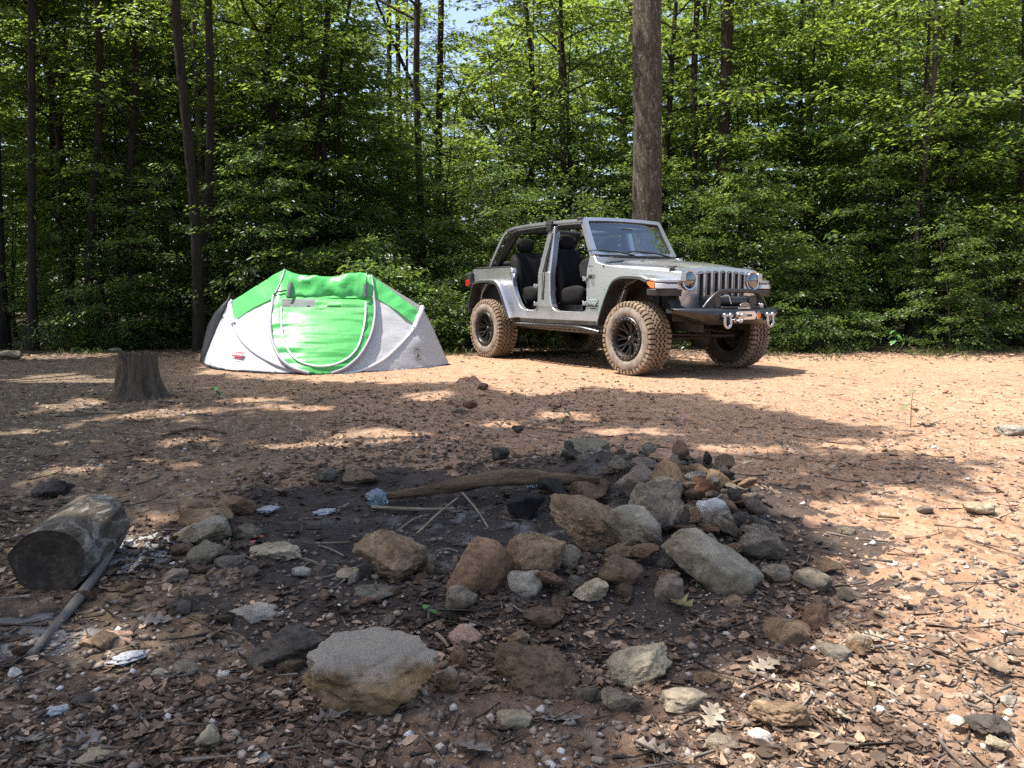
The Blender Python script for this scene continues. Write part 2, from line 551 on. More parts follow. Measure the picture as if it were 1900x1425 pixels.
tn = np.clip(tn + sandy * .75 * (.70 + .26 * r.random(n) - tn), 0, 1)
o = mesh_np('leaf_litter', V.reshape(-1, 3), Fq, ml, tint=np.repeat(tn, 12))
tag(o, 'scraps of dead brown leaves strewn over the dirt of the clearing', 'leaf litter', kind='stuff')

# gravel: little faceted chips
x, y, r = scatter_pts(15000, 1.35, 13, 1.8, .72, 8)
keep = (vnoise(np.c_[x * 1.3, y * 1.3, 0 * x], 99) + r.random(len(x)) * 1.2 > .35) & ((y < 9.5) | (r.random(len(x)) < .3))
x = x[keep]; y = y[keep]; n = len(x)
z = gz(x, y)
octv = np.array([(1, 0, 0), (-1, 0, 0), (0, 1, 0), (0, -1, 0), (0, 0, 1), (0, 0, -1), (.6, .6, .5), (-.6, -.5, .55)])
S = (.0035 + .011 * r.random(n) ** 3.2) * (1 + .05 * y)
V = octv[None] * (.55 + .75 * r.random((n, 8, 1))) * S[:, None, None] * np.c_[np.ones(n), .75 + .3 * r.random(n), .5 + .3 * r.random(n)][:, None, :]
th = r.random(n) * 2 * pi; c_, s_ = np.cos(th)[:, None], np.sin(th)[:, None]
V = np.stack([V[:, :, 0] * c_ - V[:, :, 1] * s_ + x[:, None], V[:, :, 0] * s_ + V[:, :, 1] * c_ + y[:, None], V[:, :, 2] + z[:, None] + S[:, None] * .25], -1)
f1 = np.array([(0, 2, 6), (2, 4, 6), (4, 0, 6), (2, 1, 4), (1, 7, 4), (7, 3, 4), (1, 3, 7), (3, 0, 4), (2, 0, 5), (1, 2, 5), (3, 1, 5), (0, 3, 5)])
Fq = (f1[None] + (np.arange(n) * 8)[:, None, None]).reshape(-1, 3)
mg = tint_mat('gravel_stone', [(0, (.07, .055, .045)), (.45, (.20, .15, .115)), (.8, (.36, .28, .21)), (.93, (.52, .45, .38)), (1, (.75, .72, .68))], .7)
tn = r.random(n)
tn = np.where(ring_d(x, y) < 1.1, tn * .6, tn)
o = mesh_np('gravel', V.reshape(-1, 3), Fq, mg, tint=np.repeat(tn, 8))
tag(o, 'small stone chips and gravel bits scattered over the dirt', 'gravel', kind='stuff')

# fine dead twigs
x, y, r = scatter_pts(1500, 1.4, 12, 1.5, .72, 12)
n = len(x); z = gz(x, y)
Lt = .02 + .10 * r.random(n) ** 2.5; rt = .0012 + .0018 * r.random(n); th = r.random(n) * 2 * pi
V = np.zeros((n, 9, 3))
for a in range(3):
    t = (a - 1.0); bx = (r.random(n) - .5) * .25 * Lt
    for b in range(3):
        an = 2 * pi * b / 3
        lx = t * Lt; ly = bx + rt * cos(an)
        V[:, a * 3 + b] = np.c_[x + lx * np.cos(th) - ly * np.sin(th), y + lx * np.sin(th) + ly * np.cos(th), z + .006 + .012 * r.random(n) * (t != 0) + rt * sin(an)]
f1 = np.array([(a * 3 + b, a * 3 + (b + 1) % 3, a * 3 + 3 + (b + 1) % 3, a * 3 + 3 + b) for a in range(2) for b in range(3)])
Fq = (f1[None] + (np.arange(n) * 9)[:, None, None]).reshape(-1, 4)
o = mesh_np('twig_litter', V.reshape(-1, 3), Fq, tint_mat('dead_twig', [(0, (.04, .03, .024)), (.6, (.12, .09, .07)), (1, (.28, .23, .18))], .85), tint=np.repeat(r.random(n), 9))
tag(o, 'thin broken twigs lying among the dead leaves', 'twigs', kind='stuff')

# sparse grass along the foot of the wood
r = np.random.default_rng(41)
n = 9000
x = -9.5 + 19.5 * r.random(n); y = 12.1 + .55 * r.normal(size=n) + .22 * np.sin(x * 1.7)
k = (fbm(np.c_[x * 1.1, y * 1.5, 0 * x], 3, 6) > np.where(x > 3.2, -.15, .18)) & ~((x > -4.2) & (x < -.6) & (y < 11.6)) & (y > 10.9) & ~((x > -.6) & (x < 2.2) & (y < 12.2))
x = x[k]; y = y[k]; n = len(x); z = gz(x, y); H = .03 + .11 * r.random(n) ** 2; th = r.random(n) * 6.28; le = .6 * r.normal(size=(n, 2)) * H[:, None]; wd = .0035 + .004 * r.random(n)
V = np.zeros((n, 4, 3)); cx, cyv = np.cos(th) * wd, np.sin(th) * wd
V[:, 0] = np.c_[x - cx, y - cyv, z - .01]; V[:, 1] = np.c_[x + cx, y + cyv, z - .01]
V[:, 2] = np.c_[x + cx * .6 + le[:, 0] * .4, y + cyv * .6 + le[:, 1] * .4, z + H * .6]; V[:, 3] = np.c_[x + le[:, 0], y + le[:, 1], z + H]
i = np.arange(n)[:, None] * 4
o = mesh_np('grass', V.reshape(-1, 3), np.concatenate([i + np.array([[0, 1, 2]]), i + np.array([[0, 2, 3]])], 0), tint_mat('grass_blade', [(0, (.05, .085, .02)), (.6, (.09, .13, .03)), (1, (.22, .20, .08))], .6, .3), tint=np.repeat(r.random(n), 4))
tag(o, 'thin patchy grass along the foot of the wood', 'grass', kind='stuff')
# leaf mould at the wood edge
n = 16000
x = -10.5 + 21 * r.random(n); y = 12.7 + .75 * r.normal(size=n) + .25 * np.sin(x * 1.3 + 1)
k = y > 10.6; k &= ~((x > -4.2) & (x < -.7) & (y < 11.7)); x = x[k]; y = y[k]; n = len(x); z = gz(x, y)
S_ = .02 + .03 * r.random(n); th = r.random(n) * 6.28
V = np.zeros((n, 4, 3))
for j, (u, v_) in enumerate(((-1, 0), (0, -.55), (1, 0), (0, .55))):
    V[:, j] = np.c_[x + S_ * (u * np.cos(th) - v_ * np.sin(th)), y + S_ * (u * np.sin(th) + v_ * np.cos(th)), z + .006 + S_ * .45 * r.random(n) * (j % 2 == 0)]
o = mesh_np('leaf_mould', V.reshape(-1, 3), np.arange(n * 4).reshape(-1, 4), ml, tint=np.repeat(r.random(n) ** 1.2 * .9, 4))
tag(o, 'brown leaf mould lying along the edge of the wood', 'leaf litter', kind='stuff')
# ------------------------------------------------------------------ rocks
_ico = {}
def ico(sub):
    if sub not in _ico:
        bm = bmesh.new(); bmesh.ops.create_icosphere(bm, subdivisions=sub, radius=1)
        v = np.array([q.co[:] for q in bm.verts]); f = np.array([[q.index for q in fc.verts] for fc in bm.faces]); bm.free()
        _ico[sub] = (v / np.linalg.norm(v, axis=1)[:, None], f)
    return _ico[sub]

def rock_mat(name, c1, c2, top=None, crust=.5, scale=7, streak=1.0, bmp=.55):
    m, nt, out = nodes(name)
    v = coords(nt, 'Object', (1, 1, streak), True)
    c1 = tuple(a * b for a, b in zip(c1, (.80, .75, .66))); c2 = tuple(a * b for a, b in zip(c2, (1.0, .93, .82)))
    n1 = noise(nt, v, scale, 8, .68); n2 = noise(nt, v, scale * 5.5, 8, .75)
    c = ramp(nt, n1, [(.36, c1), (.62, c2)])
    c = mix(nt, ramp(nt, n2, [(.34, .75), (.52, 0)]), c, tuple(q * .35 for q in c1))
    c = mix(nt, ramp(nt, noise(nt, v, scale * 2.3, 6, .7), [(.56, 0), (.72, .6)]), c, tuple(min(.8, q * 1.7 + .02) for q in c2))
    if top is not None:
        g = N(nt, 'ShaderNodeTexCoord').outputs['Object']
        z = N(nt, 'ShaderNodeSeparateXYZ', ins={0: g}).outputs[2]
        f = math_(nt, 'ADD', z, math_(nt, 'MULTIPLY', math_(nt, 'SUBTRACT', n1, .5), .16))
        c = mix(nt, ramp(nt, f, [(.0, 0), (.015, 0), (.05, crust)]), c, top)
    p = N(nt, 'ShaderNodeBsdfPrincipled', ins={'Base Color': c, 'Roughness': .85, 'Specular IOR Level': .3})
    h = math_(nt, 'ADD', math_(nt, 'MULTIPLY', n2, .7), math_(nt, 'MULTIPLY', noise(nt, v, scale * 18, 6, .7), .35))
    nt.links.new(bump(nt, h, min(1, bmp * 1.6), .018), p.inputs['Normal'])
    nt.links.new(p.outputs[0], out.inputs[0])
    return m

RM = dict(
    tan=rock_mat('tan_stone', (.20, .135, .085), (.34, .25, .17)),
    ochre=rock_mat('ochre_stone', (.17, .112, .06), (.33, .24, .145), (.34, .30, .245), .85),
    brown=rock_mat('brown_stone', (.115, .078, .052), (.20, .145, .10)),
    red=rock_mat('reddish_stone', (.19, .115, .072), (.30, .20, .135)),
    rust=rock_mat('rust_stone', (.13, .055, .03), (.25, .135, .08)),
    grey=rock_mat('grey_stone', (.175, .15, .12), (.31, .27, .22)),
    pale=rock_mat('pale_grey_stone', (.27, .25, .225), (.42, .40, .37)),
    white=rock_mat('white_stone', (.55, .53, .50), (.75, .74, .72)),
    dark=rock_mat('sooty_stone', (.05, .045, .042), (.12, .105, .095)),
    slate=rock_mat('slate_stone', (.125, .112, .095), (.235, .212, .182), streak=2.5),
    purple=rock_mat('purple_stone', (.15, .12, .108), (.24, .195, .175)),
    lichen=rock_mat('lichen_stone', (.17, .14, .10), (.28, .245, .185), (.33, .30, .235), .8),
    moss=rock_mat('mossy_stone', (.14, .125, .10), (.24, .215, .17), (.19, .18, .12), .5),
    cream=rock_mat('cream_stone', (.38, .32, .23), (.52, .46, .36)),
    pink=rock_mat('pink_stone', (.40, .25, .19), (.52, .36, .29)),
    grtop=rock_mat('white_crusted_stone', (.17, .155, .14), (.26, .24, .22), (.58, .57, .56), .85),
)

def rock_mesh(name, dims, seed, mat, sub=4, flat=0., rough=.055, sharp=16, nplanes=15):
    d, f = ico(sub)
    r = np.random.default_rng(seed)
    nrm = r.normal(size=(nplanes, 3)); nrm /= np.linalg.norm(nrm, axis=1)[:, None]
    off = .62 + .38 * r.random(nplanes)
    if flat:
        nrm = np.r_[nrm, [[.12 * r.normal(), .12 * r.normal(), 1], [.1 * r.normal(), .1 * r.normal(), -1]]]
        off = np.r_[off, [1 - flat, 1 - flat]]
    dots = d @ nrm.T
    q = np.where(dots > .05, off[None] / np.maximum(dots, .05), 9)
    q = np.minimum(q, 9)
    R = -np.log(np.exp(-sharp * q).sum(1)) / sharp
    R = np.clip(R, .25, 1.25)
    s3 = r.random(3) * 50
    P = d * R[:, None]
    nn = fbm(P * 2.1 + s3, 3, seed % 97) * rough * 1.3 + fbm(P * 7 + s3, 4, seed % 89 + 5) * rough * .75
    # chipped ledges
    nn += -np.abs(vnoise(P * 3.4 + s3[::-1], seed % 71)) * rough * .9
    if sub > 4: nn += (fbm(P * 19 + s3, 3, seed % 61) * .30 - np.maximum(0, vnoise(P * 11 + s3, seed % 53) - .25) * .9) * rough
    P = d * (R + nn)[:, None]
    mn, mx = P.min(0), P.max(0)
    P = (P - (mn + mx) / 2) / (mx - mn) * np.array(dims)
    o = mesh_np(name, P, f, mat, smooth=True)
    o.data.set_sharp_from_angle(angle=radians(38))
    return o

_rk = [100]
def rock(px, py, w, h, mat, label, flat=0., tilt=0., dep=.8, sink=.16, name='rock', lift=0., rough=.062, sharp=42, seed=None, grp=None, hk=.9):
    """px, py: middle of the stone in the photograph; w, h its size there; the stone is set on the ground below."""
    _rk[0] += 1
    g = p2g(px, min(1424, py + h * .40))
    k = g.y / F * 1.0
    W = w * k * 1.13; H = h * k * hk * 1.1
    D = max(W * dep, H * .7)
    sub = 5 if w > 95 else (4 if w > 40 else 3)
    o = rock_mesh(name, (W, D, H), seed if seed else _rk[0], RM[mat], sub, flat, rough, sharp)
    gp = g + Vector((0, D * .35, 0))
    zz = float(gz(gp.x, gp.y, False)[0])
    o.location = (g.x * (gp.y / g.y), gp.y, zz + H * (.5 - sink) + lift)
    o.rotation_euler = (0, radians(tilt), random.uniform(-.3, .3) if flat == 0 else random.uniform(-.15, .15))
    tag(o, label, 'rock', grp)
    return o

ROCKS = [
 # the ring, right hand pile
 (722, 1034, 130, 106, 'tan', 'pitted flat topped tan boulder alone on the ash, left of the smooth red one', dict(rough=.06, seed=311)),
 (893, 1056, 112, 122, 'red', 'smooth rounded reddish boulder at the front of the fire ring', dict(rough=.03, sharp=10, seed=325)),
 (990, 1042, 112, 96, 'tan', 'jagged tan rock leaning on the smooth reddish boulder', dict(seed=333)),
 (975, 1090, 68, 58, 'pale', 'small angular pale grey rock at the foot of the reddish boulder', dict(sharp=24)),
 (852, 1116, 54, 60, 'grey', 'speckled grey egg shaped stone leaning left of the reddish boulder', dict(sharp=9, tilt=35)),
 (1087, 988, 148, 98, 'tan', 'long pitted tan boulder lying on top of the ring pile', dict(tilt=18, rough=.07, lift=.04, seed=347)),
 (1050, 1033, 52, 56, 'grey', 'grey wedge of rock squeezed under the long pitted boulder', dict(sharp=22)),
 (1172, 985, 112, 92, 'lichen', 'grey rock with a chalky white upper face beside the long pitted boulder', dict(tilt=14, sharp=22, lift=.02)),
 (1214, 963, 100, 92, 'grey', 'blocky grey brown rock with cracked face in the middle of the right pile', dict(sharp=22, lift=.05)),
 (1236, 935, 60, 52, 'grey', 'grey rock behind the blocky cracked one, half hidden', dict(lift=.06)),
 (1322, 1046, 182, 128, 'lichen', 'large flat pitted slab tilted down to the right of the ring', dict(flat=.55, tilt=34, dep=.6, rough=.05, seed=361, hk=.6)),
 (1152, 1063, 76, 70, 'brown', 'round dark brown stone under the right pile beside the flat slab', dict(sharp=9)),
 (1095, 1094, 62, 42, 'cream', 'pale tan wedge shaped stone below the long pitted boulder', dict(sharp=24)),
 (1070, 1082, 30, 38, 'slate', 'narrow bluish splinter beside the pale tan wedge', dict(sharp=26)),
 (1244, 897, 84, 92, 'tan', 'tall tan boulder standing upright at the back of the ring', dict(sharp=14, dep=.7, seed=377)),
 (1178, 890, 74, 74, 'purple', 'angular purple grey rock beside the tall upright tan boulder', dict(sharp=26)),
 (1086, 876, 90, 60, 'brown', 'dark brown block at the back of the ring with a light upper edge', dict(sharp=18, tilt=-12)),
 (1036, 889, 66, 36, 'brown', 'low brown rock in front of the dark brown block', dict()),
 (1150, 856, 42, 32, 'slate', 'small blue grey stone on top at the back of the ring', dict(lift=.05)),
 (1197, 862, 52, 32, 'purple', 'small flat brown grey stone behind the purple rock', dict(lift=.03)),
 (1306, 906, 54, 48, 'rust', 'rust red rock behind the tall upright tan boulder', dict()),
 (1322, 951, 60, 60, 'grtop', 'rounded two tone grey and brown stone at the right end of the ring', dict(sharp=9)),
 (1350, 944, 34, 36, 'tan', 'small tan stone tucked behind the rounded two tone stone', dict(sharp=10)),
 (1408, 1015, 88, 62, 'slate', 'grey slab of layered rock right of the large pitted slab', dict(flat=.3, sharp=22)),
 (1082, 828, 90, 46, 'moss', 'greenish half buried rock behind the fire ring', dict(sink=.4, dep=1)),
 (928, 843, 34, 28, 'dark', 'small dark cube like rock standing behind the ash', dict(sharp=22)),
 (605, 882, 34, 30, 'slate', 'small bluish stone at the far left edge of the ash', dict()),
 (668, 884, 62, 30, 'brown', 'low reddish brown rock half buried behind the ash', dict(sink=.3)),
 (1240, 1095, 50, 60, 'purple', 'flat brown flake leaning below the large pitted slab', dict(flat=.4)),
 (1440, 1068, 50, 36, 'grey', 'small grey block right of the foot of the large pitted slab', dict()),
 (1508, 1082, 66, 40, 'slate', 'thin grey plates of rock near the sunny edge of the ring', dict(flat=.5, tilt=18)),
 (1528, 1052, 58, 34, 'brown', 'low brown stone at the sunny edge above the thin plates', dict(sink=.3)),
 (1358, 1118, 34, 24, 'tan', 'small orange tan chip below the tip of the large pitted slab', dict()),
 # left pile
 (384, 962, 92, 46, 'tan', 'tan slab on top of the left pile', dict(flat=.35, tilt=-14)),
 (382, 992, 98, 48, 'lichen', 'pale lichen covered slab in the left pile under the tan one', dict(flat=.35, tilt=-10)),
 (385, 1029, 66, 52, 'moss', 'greenish grey wedge with dark side in the left pile', dict(sharp=24, tilt=-20)),
 (424, 1050, 56, 32, 'slate', 'flat grey stone at the right foot of the left pile', dict(flat=.4)),
 (324, 1072, 52, 30, 'grey', 'small grey stone in front of the left pile', dict()),
 (336, 1022, 40, 22, 'brown', 'small brown stone between log and left pile', dict()),
 (442, 940, 58, 42, 'red', 'reddish brown rock at the back of the left pile', dict()),
 (362, 946, 56, 28, 'brown', 'low dark brown rock behind the left pile', dict()),
 (456, 988, 56, 34, 'grey', 'grey brown stone right of the lichen slab in the left pile', dict()),
 (515, 1020, 88, 46, 'cream', 'flat crumbly yellowish slab lying alone on the soot', dict(flat=.5, dep=.9, rough=.09, hk=.55)),
 (474, 1140, 92, 34, 'pale', 'flat pale grey stone half buried left of the big front boulder', dict(flat=.5, sink=.35, hk=.6)),
 (336, 1131, 46, 30, 'dark', 'small dark rock with chalky top in front of the left pile', dict()),
 # front
 (688, 1266, 246, 165, 'ochre', 'biggest boulder in front, ochre below with a pale grey top', dict(rough=.06, sharp=30, dep=.62, seed=395, sink=.12)),
 (538, 1212, 140, 76, 'dark', 'dark flat slab behind left of the biggest boulder', dict(flat=.35, sink=.2)),
 (542, 1236, 54, 36, 'brown', 'small brown block against the dark flat slab', dict(sharp=20)),
 (830, 1262, 46, 66, 'ochre', 'small upright tan stone right of the biggest boulder', dict(sharp=12)),
 (862, 1180, 66, 52, 'pink', 'pinkish grey stone half buried above the small upright one', dict(sink=.3)),
 (852, 1222, 34, 50, 'red', 'narrow reddish stone between the pinkish and the upright one', dict()),
 (996, 1252, 154, 92, 'brown', 'wide flat grey brown rock right of the biggest boulder', dict(flat=.3, sink=.2, rough=.07)),
 (961, 1188, 46, 36, 'ochre', 'small orange brown block above the wide flat rock', dict(sharp=22)),
 (1180, 1243, 124, 62, 'cream', 'pale tan slab with a sharp front edge and shadow behind', dict(flat=.3, tilt=-22, sharp=24)),
 (1150, 1304, 72, 46, 'grey', 'pitted grey stone below the pale tan slab', dict()),
 (1268, 1306, 82, 42, 'cream', 'light tan flat rock between ash and sunlit dirt', dict(flat=.3)),
 (1461, 1182, 82, 58, 'tan', 'squared tan block with flat top at the edge of the shade', dict(sharp=24, flat=.2)),
 (1511, 1150, 58, 58, 'red', 'round rough reddish clod behind the squared tan block', dict(sharp=9, rough=.08)),
 (1592, 1200, 46, 54, 'ochre', 'jagged orange tan rock standing in the sun at the shade edge', dict(sharp=20)),
 (1548, 1218, 60, 36, 'slate', 'dark bluish flake beside the jagged orange tan rock', dict(flat=.4)),
 (1442, 1334, 100, 66, 'tan', 'rough tan rock with shadow under it, in the lower right sun', dict(rough=.08)),
 (1408, 1370, 40, 36, 'white', 'white quartz lump touching the rough tan rock', dict()),
 (1336, 1386, 64, 28, 'cream', 'flat beige stone at the bottom, sunlit', dict(flat=.3)),
 (1412, 1318, 40, 44, 'purple', 'lilac grey stone leaning on the rough tan rock', dict()),
 (954, 1340, 64, 44, 'cream', 'whitish notched stone low in the front litter', dict()),
 (510, 1294, 42, 22, 'cream', 'small cream stone left of the biggest boulder', dict()),
 (386, 1370, 44, 48, 'cream', 'pointed yellow tan stone near the bottom left', dict(sharp=24)),
 (176, 1414, 62, 22, 'cream', 'flat tan stone at the bottom edge on the left', dict()),
 (348, 1250, 62, 32, 'grey', 'flat grey stone above the reddish lump on the left', dict(flat=.3)),
 (382, 1274, 42, 38, 'red', 'reddish brown lump below the flat grey stone on the left', dict()),
 (152, 1302, 38, 32, 'dark', 'small dark stone in the lower left litter', dict()),
 (30, 1250, 30, 24, 'white', 'pale round stone by the lower end of the grey pole', dict()),
 (416, 1255, 28, 16, 'white', 'small white stone right of the flat grey one', dict()),
 (296, 1251, 28, 18, 'cream', 'small orange tan chip left of the flat grey stone', dict()),
 (214, 1188, 66, 38, 'pink', 'pink slab in a spot of sun beside the grey pole', dict(flat=.3, hk=.6)),
 (165, 1196, 36, 26, 'tan', 'tan wedge left of the pink slab', dict()),
 (95, 908, 62, 34, 'dark', 'dark flat rock behind the log', dict(flat=.25)),
 (485, 1418, 46, 22, 'white', 'whitish stone cut by the bottom edge', dict()),
 # right field
 (1816, 945, 52, 30, 'cream', 'sunlit cream rock far right on the bare dirt', dict()),
 (1718, 948, 30, 22, 'purple', 'dark purple stone left of the sunlit cream rock', dict()),
 (1719, 788, 24, 12, 'tan', 'small tan stone beside the young plant', dict()),
 (1832, 1356, 78, 36, 'dark', 'dark crusted rock in the bottom right sun', dict(rough=.09)),
 (1848, 1384, 44, 24, 'cream', 'yellowish stone under the dark crusted rock', dict()),
 (1774, 1340, 34, 22, 'white', 'white stone left of the dark crusted rock', dict()),
 (1632, 1320, 28, 18, 'white', 'bright white chip in the lower right dirt', dict()),
 (1878, 800, 46, 20, 'pale', 'pale flat stones at the right edge of the dirt', dict(flat=.3)),
 (1755, 1084, 24, 16, 'white', 'small white stone midway on the sunny right side', dict()),
 (1655, 1048, 24, 12, 'white', 'thin white chip on the sunny dirt right of the ring', dict()),
 (1860, 1068, 20, 16, 'dark', 'small black stone near the right edge', dict()),
 (1870, 1300, 30, 20, 'pale', 'pale lump close to the right edge above the dark crusted rock', dict()),
 (20, 660, 42, 20, 'grey', 'grey boulder at the foot of the dark wood far left', dict()),
 (214, 650, 22, 10, 'pale', 'small pale stone at the wood edge above the stump', dict()),
 (872, 722, 26, 14, 'rust', 'reddish clod on top of the little dirt mound', dict(lift=.03)),
 (896, 716, 20, 16, 'brown', 'brown clod standing on the little dirt mound', dict(lift=.05)),
 (850, 762, 26, 10, 'grey', 'flat grey stone in front of the little dirt mound', dict()),
 (960, 796, 20, 16, 'dark', 'small dark clod in the shade beyond the ash', dict()),
 (700, 1104, 78, 26, 'slate', 'thin grey flake below the pitted tan boulder', dict(flat=.55, hk=.6)),
 (645, 1068, 40, 24, 'cream', 'curved pale chip touching the pitted tan boulder', dict(flat=.4)),
 (560, 1062, 34, 18, 'pale', 'small pale triangular stone on the soot', dict(flat=.3)),
 (895, 1010, 40, 24, 'slate', 'thin dark grey plate behind the smooth reddish boulder', dict(flat=.5)),
 (1010, 1150, 76, 38, 'brown', 'thin brown flake of rock in front of the ring', dict(flat=.5, hk=.6)),
 (1310, 1262, 44, 26, 'tan', 'small tan stone between the pale slab and squared block', dict()),
]
for px, py, w_, h_, mt, lb, kw in ROCKS:
    rock(px, py, w_, h_, mt, lb, **kw)

# ------------------------------------------------------------------ wood around the fire
def bark_mat(name, c1, c2, sx=1, sz=.16, scale=14, pale=None, pale_lo=.58, bmp=1.0):
    m, nt, out = nodes(name)
    v = coords(nt, 'Object', (sx, sx, sz), True)
    n1 = noise(nt, v, scale, 8, .7, .6); n2 = noise(nt, v, scale * 4, 6, .7)
    c = ramp(nt, n1, [(.35, c1), (.62, c2)])
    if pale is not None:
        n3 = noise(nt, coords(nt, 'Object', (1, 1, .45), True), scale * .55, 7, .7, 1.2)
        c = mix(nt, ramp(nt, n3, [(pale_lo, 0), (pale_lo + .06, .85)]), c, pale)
    p = N(nt, 'ShaderNodeBsdfPrincipled', ins={'Base Color': c, 'Roughness': .9, 'Specular IOR Level': .2})
    h = math_(nt, 'ADD', n1, math_(nt, 'MULTIPLY', n2, .4))
    nt.links.new(bump(nt, h, bmp, .03), p.inputs['Normal'])
    nt.links.new(p.outputs[0], out.inputs[0])
    return m

BK = dict(
    log=bark_mat('log_bark', (.075, .058, .042), (.19, .155, .115), sz=.35, scale=22, pale=(.41, .38, .33), pale_lo=.51),  # pale noise: bark flakes plus light spots put into the colour
    dead=bark_mat('grey_deadwood', (.095, .082, .07), (.19, .17, .15), sz=.1, scale=30, bmp=.5),
    burnt=bark_mat('half_burnt_wood', (.07, .047, .030), (.24, .165, .10), sz=.12, scale=28),
    charred=bark_mat('charred_wood', (.012, .011, .011), (.045, .04, .037), sz=.4, scale=20),
    stump=bark_mat('stump_wood', (.062, .045, .031), (.165, .122, .086), sz=.2, scale=16),
    twig=bark_mat('pale_twig', (.16, .125, .085), (.27, .22, .16), sz=.2, scale=40, bmp=.3),
)

def branch_mb(pts, r, seed=0, seg=14, sub=5, lump=.12):
    P = smooth_poly([tuple(p) for p in pts], False, sub)
    n = len(P)
    rr = [np.interp(i / (n - 1), np.linspace(0, 1, len(r)), r) for i in range(n)]
    mb = MB(); mb.tube(P, rr, seg)
    V = np.array(mb.v); ax = np.repeat(np.array(P), seg, 0)
    k = 1 + lump * fbm(V * 22 + seed, 3, seed) + lump * .7 * fbm(V * np.array([60, 60, 60]) + seed, 2, seed + 3)
    V = ax + (V - ax) * k[:, None]
    mb.v = [tuple(v) for v in V]
    return mb

def along(mb_or_obj, p0, axis):
    """re-express a world space mesh object in a frame whose z runs along axis (so that the grain follows)"""
    q = Vector(axis).to_track_quat('Z', 'Y')
    Mx = Matrix.Translation(p0) @ q.to_matrix().to_4x4()
    mb_or_obj.data.transform(Mx.inverted()); mb_or_obj.matrix_world = Mx
    return mb_or_obj

# cut log on the left
near = Vector((-1.418, 2.36, 0)); near.z = float(gz(near.x, near.y, False)[0]) + .098
far_ = Vector((-1.462, 2.70, 0)); far_.z = float(gz(far_.x, far_.y, False)[0]) + .102; 
ax = (far_ - near); axn = ax.normalized()
L = ax.length + .03
q = axn.to_track_quat('Z', 'Y')
mb = MB(); S = 40
secs = []
for i in range(15):
    t = i / 14; rr = .108 + .008 * t
    secs.append([((rr * (1 + .05 * sin(3 * a + 1) + .04 * sin(7 * a + 4 * t) + .03 * random.uniform(-1, 1))) * cos(a), rr * (1 + .05 * cos(2 * a)) * sin(a), t * L) for a in [2 * pi * k / S for k in range(S)]])
mb.loft(secs, cap=False)
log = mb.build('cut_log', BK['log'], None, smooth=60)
log.matrix_world = Matrix.Translation(near) @ q.to_matrix().to_4x4()
tag(log, 'short cut log with flaky pale bark and painted light spots, lying left of the fire ring', 'log')
md, nt, out = nodes('rotten_wood_end')
v = coords(nt, 'Object')
rr = math_(nt, 'SQRT', math_(nt, 'ADD', math_(nt, 'POWER', N(nt, 'ShaderNodeSeparateXYZ', ins={0: v}).outputs[0], 2.), math_(nt, 'POWER', N(nt, 'ShaderNodeSeparateXYZ', ins={0: v}).outputs[1], 2.)))
n1 = noise(nt, v, 25, 6, .7)
rg = math_(nt, 'SINE', math_(nt, 'ADD', math_(nt, 'MULTIPLY', rr, 330.), math_(nt, 'MULTIPLY', n1, 5.)))
c = mix(nt, ramp(nt, rg, [(.1, 0), (.9, 1)]), (.055, .038, .025), (.085, .06, .04))
c = mix(nt, ramp(nt, n1, [(.40, 0), (.55, .9)]), c, (.024, .018, .013))
p = N(nt, 'ShaderNodeBsdfPrincipled', ins={'Base Color': c, 'Roughness': .9, 'Normal': bump(nt, n1, .8, .02)})
nt.links.new(p.outputs[0], out.inputs[0])
for z_, nm, fl in ((0, 'sawn_face', 1), (L, 'sawn_face', -1)):
    mb = MB(); ring = secs[0] if fl == 1 else secs[-1]
    vs = [(0, 0, z_ + .02 * fl)]; fs = []
    for j, f_ in enumerate((.45, .8, 1.0)):
        for k in range(S):
            a = ring[k]; vs.append((a[0] * f_, a[1] * f_, z_ + fl * (.016, .006, 0)[j] + random.uniform(-.002, .002)))
    for k in range(S): fs.append((0, 1 + k, 1 + (k + 1) % S))
    for j in range(2):
        for k in range(S): fs.append((1 + j * S + k, 1 + j * S + (k + 1) % S, 1 + (j + 1) * S + (k + 1) % S, 1 + (j + 1) * S + k))
    mb.add(vs, fs); mb.build(nm, md, log, smooth=40)

# grey pole resting beside the log
a = p2g(58, 1226); a.z += .014
b = p2g(146, 1124); b.z += .022
c_ = p2g(200, 1052); c_.z += .035
d = p2g(228, 1008); d.z += .07
o = branch_mb([a, b, c_, d], [.011, .0145, .0145, .013], 3, lump=.06).build('pole', BK['dead'], None, smooth=60)
along(o, a, d - a); tag(o, 'long grey bare pole lying against the cut log', 'stick')

# half burnt branch over the pit
pts = [p2g(672, 940), p2g(760, 935), p2g(850, 932), p2g(940, 930), p2g(1030, 934), p2g(1112, 926)]
hz = [.03, .05, .08, .11, .11, .09]
for q_, h_ in zip(pts, hz): q_.z += h_
o = branch_mb(pts, [.008, .022, .032, .036, .033, .012], 5, lump=.2).build('burnt_branch', BK['burnt'], None, smooth=50)
along(o, pts[0], pts[-1] - pts[0]); tag(o, 'long half burnt branch lying across the ash of the fire ring', 'branch')
# fork of the branch
pts = [p2g(1000, 940), p2g(1030, 945), p2g(1062, 968)]
for q_, h_ in zip(pts, (.10, .10, .045)): q_.z += h_
o = branch_mb(pts, [.028, .03, .022], 6, lump=.2).build('charred_branch', BK['charred'], None, smooth=50)
along(o, pts[0], pts[-1] - pts[0]); tag(o, 'short black charred limb under the right end of the long branch', 'branch')
